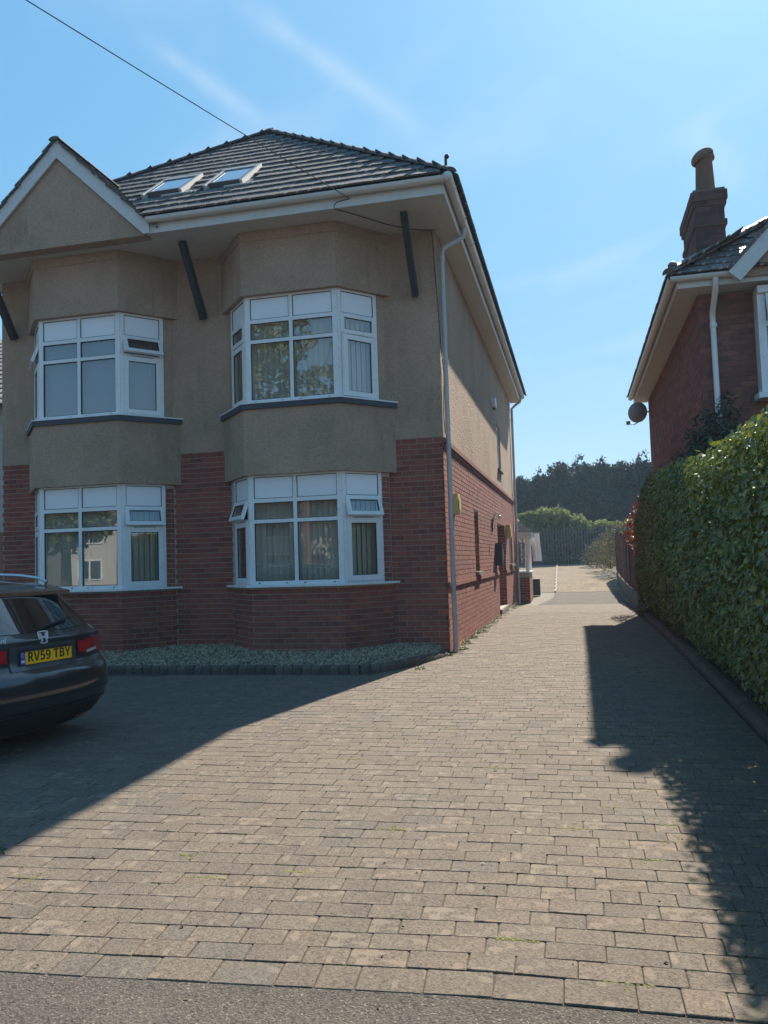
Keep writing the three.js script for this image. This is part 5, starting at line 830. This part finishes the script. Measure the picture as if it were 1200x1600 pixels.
// ---------------------------------------------------------------- the parked estate car, seen from behind
{
  const car = thing('parked_car', 'dark grey estate car with yellow number plate parked beside the house', 'car', [-2.22, gy(5.5) - 0.02, 5.56], -0.16);
  // local axes: +x is the rear, z across, y up; slices of the body at height y
  const lin = (t, tab) => { for (let i = 1; i < tab.length; i++) if (t <= tab[i][0]) { const [a, p] = tab[i - 1], [b, q] = tab[i]; return lerp(p, q, clamp((t - a) / (b - a), 0, 1)); } return tab[tab.length - 1][1]; };
  const xr = (y) => lin(y, [[0.16, -0.20], [0.22, -0.12], [0.30, -0.06], [0.335, -0.045], [0.345, -0.005], [0.42, 0.015], [0.45, 0.02], [0.46, 0.028], [0.56, 0.02], [0.62, 0.0], [0.648, -0.03], [0.66, -0.055], [0.70, -0.075], [0.83, -0.085], [0.88, -0.095], [0.905, -0.12], [0.93, -0.165], [1.22, -0.455], [1.26, -0.52], [1.30, -0.62], [1.34, -0.95], [1.375, -1.4], [1.39, -2.1]]);
  const xf = (y) => lin(y, [[0.16, -4.55], [0.3, -4.68], [0.5, -4.7], [0.62, -4.66], [0.72, -4.5], [0.82, -4.0], [0.9, -3.5], [0.95, -3.3], [1.3, -2.6], [1.39, -2.2]]);
  const hw = (y) => lin(y, [[0.16, 0.80], [0.25, 0.865], [0.4, 0.895], [0.6, 0.905], [0.75, 0.90], [0.88, 0.875], [0.95, 0.84], [1.22, 0.70], [1.29, 0.655], [1.33, 0.60], [1.365, 0.48], [1.39, 0.2]]);
  const ea = (y) => lin(y, [[0.16, 0.42], [0.6, 0.48], [0.9, 0.42], [1.2, 0.30], [1.39, 0.2]]);
  const endX = (y, t) => xr(y) - ea(y) * (1 - Math.pow(1 - Math.pow(Math.min(1, Math.abs(t)), 2.5), 1 / 2.5)); // t = z / half width
  const ys = [0.16, 0.19, 0.22, 0.26, 0.30, 0.335, 0.345, 0.38, 0.42, 0.447, 0.462, 0.5, 0.54, 0.58, 0.62, 0.648, 0.66, 0.68, 0.70, 0.74, 0.78, 0.83, 0.86, 0.88, 0.905, 0.93, 0.96, 1.0, 1.05, 1.1, 1.15, 1.19, 1.22, 1.25, 1.28, 1.30, 1.32, 1.34, 1.36, 1.375, 1.385, 1.39];
  const NR = 44, ring = (y) => {
    const out = [], w = hw(y), fe = 0.7;
    for (let i = 0; i <= NR; i++) { const a = -Math.PI / 2 + Math.PI * i / NR, t = Math.sign(Math.sin(a)) * Math.pow(Math.abs(Math.sin(a)), 0.85); out.push([endX(y, t), -t * w]); }
    const L = Math.max(0.02, -(xf(y) + fe) + (xr(y) - ea(y))); for (let i = 1; i < 8; i++) out.push([xr(y) - ea(y) - L * i / 8, -w]);
    for (let i = 0; i <= 14; i++) { const a = -Math.PI / 2 + Math.PI * i / 14; out.push([xf(y) + fe - fe * Math.pow(Math.cos(a), 0.6), w * Math.sin(a)]); }
    for (let i = 7; i > 0; i--) out.push([xr(y) - ea(y) - L * i / 8, w]);
    return out;
  };
  const rings = ys.map(ring), n = rings[0].length, pos = [], idx = [];
  rings.forEach((r, j) => r.forEach(([x, z]) => pos.push(x, ys[j], z)));
  for (let j = 1; j < rings.length; j++) for (let i = 0; i < n; i++) { const a = (j - 1) * n + i, b = (j - 1) * n + (i + 1) % n, c = j * n + i, d = j * n + (i + 1) % n; idx.push(a, b, d, a, d, c); }
  const topc = pos.length / 3; pos.push(-2.2, 1.392, 0); for (let i = 0; i < n; i++) idx.push((rings.length - 1) * n + i, (rings.length - 1) * n + (i + 1) % n, topc);
  const botc = pos.length / 3; pos.push(-2.3, 0.15, 0); for (let i = 0; i < n; i++) idx.push((i + 1) % n, i, botc);
  const bg = new THREE.BufferGeometry(); bg.setAttribute('position', new THREE.Float32BufferAttribute(pos, 3)); bg.setAttribute('uv', new THREE.Float32BufferAttribute(pos.flatMap((_, i) => (i % 3 ? [] : [pos[i], pos[i + 1]])), 2)); bg.setIndex(idx); bg.computeVertexNormals();
  const paint = P({ color: L3(0.022, 0.024, 0.027), roughness: 0.28, metalness: 0.25, clearcoat: 1, clearcoatRoughness: 0.04 }), glass = P({ color: L3(0.008, 0.009, 0.01), roughness: 0.04, clearcoat: 1, clearcoatRoughness: 0.02 }), black = M({ color: L3(0.012, 0.012, 0.013), roughness: 0.6 }), chrome = M({ color: L3(0.72, 0.73, 0.74), roughness: 0.3, metalness: 0.35 });
  mesh('body', bg, paint, car);
  // a patch that lies on the tail: y0..y1 and t0..t1 (fractions of half width), lifted by o, with rounded look from the slices
  const patch = (y0, y1, t0, t1, o, ny = 8, nt = 16, shape = (u, v) => [u, v]) => {
    const p = [], u = [], id = [];
    for (let j = 0; j <= ny; j++) for (let i = 0; i <= nt; i++) { const [a, b] = shape(i / nt, j / ny), y = lerp(y0, y1, b), t = lerp(t0, t1, a), tt = clamp(Math.abs(t), 0, 0.9995), e = 0.004, tx = (endX(y, Math.min(0.9995, tt + e)) - endX(y, Math.max(0, tt - e))) / (2 * e * hw(y)), ln = Math.hypot(1, tx), nx = 1 / ln, nzz = -tx / ln * Math.sign(t || 1); p.push(endX(y, tt) + nx * o, y, Math.sign(t || 1) * tt * hw(y) + nzz * o); u.push(a, b); if (i && j) { const k = j * (nt + 1) + i; id.push(k - nt - 2, k - nt - 1, k, k - nt - 2, k, k - 1); } }
    const g = new THREE.BufferGeometry(); g.setAttribute('position', new THREE.Float32BufferAttribute(p, 3)); g.setAttribute('uv', new THREE.Float32BufferAttribute(u, 2)); g.setIndex(id); g.computeVertexNormals(); return g;
  };
  const rw = mesh('rear_window', patch(0.935, 1.215, -0.86, 0.86, 0.006, 10, 24, (u, v) => [0.5 + (u - 0.5) * lerp(1, 0.96, v), v + 0.06 * (1 - v) * (Math.pow(Math.abs(2 * u - 1), 2) - 0.2)]), glass, car);
  { const b = new Bag(); b.bar(V(-0.155, 0.955, -0.02), V(-0.24, 1.02, -0.42), 0.02, 0.012); mesh('wiper', b.geo(), black, rw); }
  const sp = new Bag(); { const e = new THREE.Shape(); e.moveTo(0, 0); e.lineTo(0.25, 0.006); e.lineTo(0.255, 0.022); e.lineTo(0, 0.068); e.closePath(); const g = new THREE.ExtrudeGeometry(e, { depth: 1.24, bevelEnabled: true, bevelSize: 0.008, bevelThickness: 0.02, bevelSegments: 2 }); { const A = g.attributes.position; for (let i = 0; i < A.count; i++) { const t = (A.getZ(i) - 0.62) / 0.64; A.setY(i, A.getY(i) - 0.045 * t * t); A.setX(i, A.getX(i) * (1 - 0.12 * t * t)); } g.computeVertexNormals(); } g.translate(-0.66, 1.255, -0.62); sp.add(g); } mesh('spoiler', sp.geo(), paint, car);
  // lights: far one wraps round the corner
  const red = P({ color: L3(0.42, 0.012, 0.014), roughness: 0.12, clearcoat: 1, clearcoatRoughness: 0.03 });
  for (const s of [-1, 1]) {
    const t = mesh('tail_light', patch(0.70, 0.862, s * 0.40, s * 0.985, 0.012, 8, 20, (u, v) => [u, v * lerp(0.62, 1, u) + lerp(0.22, 0.06, u) * (1 - 0.4 * v)]), red, car);
    mesh('clear_lens', patch(0.722, 0.745, s * 0.52, s * 0.70, 0.016, 3, 10, (u, v) => [u, v + 0.5 * u]), P({ color: L3(0.5, 0.46, 0.46), roughness: 0.1, clearcoat: 1 }), t); mesh('light_seam', patch(0.705, 0.855, s * 0.63, s * 0.645, 0.015, 4, 2), black, t);
  }
  mesh('tailgate_trim', patch(0.862, 0.878, -0.92, 0.92, 0.009, 2, 30), black, car);
  const ht = mesh('plate_recess', patch(0.662, 0.845, -0.37, 0.37, 0.007, 4, 12), P({ color: L3(0.05, 0.053, 0.058), roughness: 0.3, clearcoat: 1, clearcoatRoughness: 0.05 }), car); ht.userData.label = 'paler panel round the number plate';
  mesh('bumper_strip', patch(0.44, 0.45, -0.97, 0.97, 0.008, 2, 36), black, car); mesh('lower_bumper', patch(0.185, 0.33, -0.93, 0.93, 0.006, 4, 30), black, car); mesh('bumper_lip', patch(0.332, 0.350, -0.95, 0.95, 0.014, 3, 30), P({ color: L3(0.07, 0.073, 0.078), roughness: 0.3, clearcoat: 1 }), car);
  mesh('bumper_reflector', patch(0.20, 0.225, 0.45, 0.75, 0.012, 2, 8), red, car); mesh('bumper_reflector', patch(0.20, 0.225, -0.75, -0.45, 0.012, 2, 8), red, car);
  // number plate: black characters on yellow with a blue band
  const cv = document.createElement('canvas'); cv.width = 1040; cv.height = 222; const c = cv.getContext('2d');
  c.fillStyle = '#f2b818'; c.fillRect(0, 0, 1040, 222); c.fillStyle = '#1f4fa8'; c.fillRect(0, 0, 96, 222); c.strokeStyle = '#1a1a14'; c.lineWidth = 4; c.strokeRect(3, 3, 1034, 216);
  c.fillStyle = '#f4d640'; for (let i = 0; i < 12; i++) { const a = i * Math.PI / 6; c.beginPath(); c.arc(48 + 26 * Math.cos(a), 78 + 26 * Math.sin(a), 4.5, 0, 6.3); c.fill(); }
  c.fillStyle = '#ffffff'; c.font = 'bold 50px sans-serif'; c.textAlign = 'center'; c.fillText('GB', 48, 186);
  c.fillStyle = '#10100e'; c.textAlign = 'left'; c.font = 'bold 196px sans-serif'; const txt = 'RV59 TBY', tw = c.measureText(txt).width; c.save(); c.translate(130, 182); c.scale(880 / tw, 1); c.fillText(txt, 0, 0); c.restore();
  const ct = new THREE.CanvasTexture(cv); ct.colorSpace = THREE.SRGBColorSpace;
  const pl = mesh('number_plate', new THREE.PlaneGeometry(0.52, 0.115).rotateY(Math.PI / 2), P({ map: ct, roughness: 0.35 }), car); pl.position.set(-0.058, 0.762, 0); pl.rotation.z = 0.04; pl.userData.label = 'yellow number plate with black characters and blue band';
  mesh('plate_back', new Bag().box(-0.062, -0.0595, 0.703, 0.821, -0.262, 0.262).geo(), black, car);
  // emblem: letter shape in a rounded chrome frame
  { const e = new Bag(); e.bar(V(0, 0.034, -0.032), V(0, -0.034, -0.020), 0.014, 0.014); e.bar(V(0, 0.034, 0.032), V(0, -0.034, 0.020), 0.014, 0.014); e.bar(V(0, 0, -0.024), V(0, 0, 0.024), 0.012, 0.014); e.add(tube([V(0, 0.042, -0.048), V(0, 0.046, 0), V(0, 0.042, 0.048), V(0, -0.02, 0.040), V(0, -0.044, 0.026), V(0, -0.046, 0), V(0, -0.044, -0.026), V(0, -0.02, -0.040)], 0.005, 6, true)); const g = e.geo(); g.rotateZ(0.2); g.translate(-0.095, 0.893, 0); mesh('emblem', g, chrome, car); }
  const font = await new FontLoader().loadAsync('fonts/droid/droid_sans_bold.typeface.json');
  const tg = new TextGeometry('Accord', { font, size: 0.036, depth: 0.006, curveSegments: 4 }); tg.computeBoundingBox(); const bw = tg.boundingBox.max.x; tg.rotateY(Math.PI / 2); const lt = mesh('model_lettering', tg, chrome, car); lt.position.set(endX(0.882, 0.38) + 0.006, 0.880, 0.52); lt.rotation.y = -0.06; lt.scale.z = 1;
  // roof rails, side windows, wheels
  for (const s of [-1, 1]) {
    const rail = mesh('roof_rail', tube([V(-0.66, 1.31, s * 0.60), V(-0.74, 1.345, s * 0.60), V(-1.0, 1.375, s * 0.605), V(-1.8, 1.41, s * 0.6), V(-2.3, 1.40, s * 0.58), V(-2.42, 1.35, s * 0.57)], 0.014, 8), M({ color: L3(0.55, 0.56, 0.57), roughness: 0.3, metalness: 0.7 }), car);
    const side = (x0, x1, x2, x3) => { const g = new THREE.BufferGeometry(), y0 = 0.955, y1 = 1.22, w0 = hw(y0) + 0.006, w1 = hw(y1) + 0.006; g.setAttribute('position', new THREE.Float32BufferAttribute([x0, y0, s * w0, x1, y0, s * w0, x2, y1, s * w1, x0, y0, s * w0, x2, y1, s * w1, x3, y1, s * w1], 3)); g.setAttribute('uv', new THREE.Float32BufferAttribute(new Array(12).fill(0), 2)); g.computeVertexNormals(); mesh('side_window', g, glass, car); };
    side(-0.75, -1.25, -1.3, -0.98); side(-1.33, -2.15, -2.1, -1.38); side(-2.22, -3.05, -2.72, -2.17);
    for (const x of [-0.95, -3.68]) {
      const w = new THREE.Group(); w.name = 'wheel'; w.position.set(x, 0.325, s * 0.80); car.add(w);
      mesh('tyre', new THREE.TorusGeometry(0.245, 0.085, 12, 32).scale(1, 1, 1.15), M({ color: L3(0.012, 0.012, 0.012), roughness: 0.9 }), w);
      const r = new Bag(); r.add(new THREE.CylinderGeometry(0.2, 0.2, 0.06, 24, 1, true).rotateX(Math.PI / 2)); for (let k = 0; k < 7; k++) { const a = k * Math.PI * 2 / 7; r.bar(V(0, 0, s * 0.04), V(Math.cos(a) * 0.2, Math.sin(a) * 0.2, s * 0.04), 0.05, 0.025); } r.add(new THREE.CylinderGeometry(0.05, 0.05, 0.09, 14).rotateX(Math.PI / 2)); mesh('rim', r.geo(), mMetal, w);
      mesh('wheel_arch', new THREE.TorusGeometry(0.345, 0.02, 8, 28, Math.PI).translate(0, 0.02, s * 0.105), black, w);
    }
    mesh('headlight', new THREE.SphereGeometry(0.14, 16, 10).scale(0.8, 0.5, 1.1).translate(-4.42, 0.63, s * 0.62), P({ color: L3(0.5, 0.5, 0.5), roughness: 0.05, clearcoat: 1 }), car);
  }
  mesh('windscreen', (() => { const g = new THREE.BufferGeometry(); g.setAttribute('position', new THREE.Float32BufferAttribute([-3.31, 0.965, -0.7, -3.31, 0.965, 0.7, -2.64, 1.29, 0.52, -3.31, 0.965, -0.7, -2.64, 1.29, 0.52, -2.64, 1.29, -0.52].map((v, i) => (i % 3 === 0 ? v - 0.012 : v)), 3)); g.setAttribute('uv', new THREE.Float32BufferAttribute(new Array(12).fill(0), 2)); g.computeVertexNormals(); return g; })(), glass, car);
  mesh('exhaust', new THREE.CylinderGeometry(0.032, 0.032, 0.2, 14, 1, true).rotateZ(Math.PI / 2).translate(-0.42, 0.2, -0.5), mMetal, car);
}
renderer.render(scene, camera);
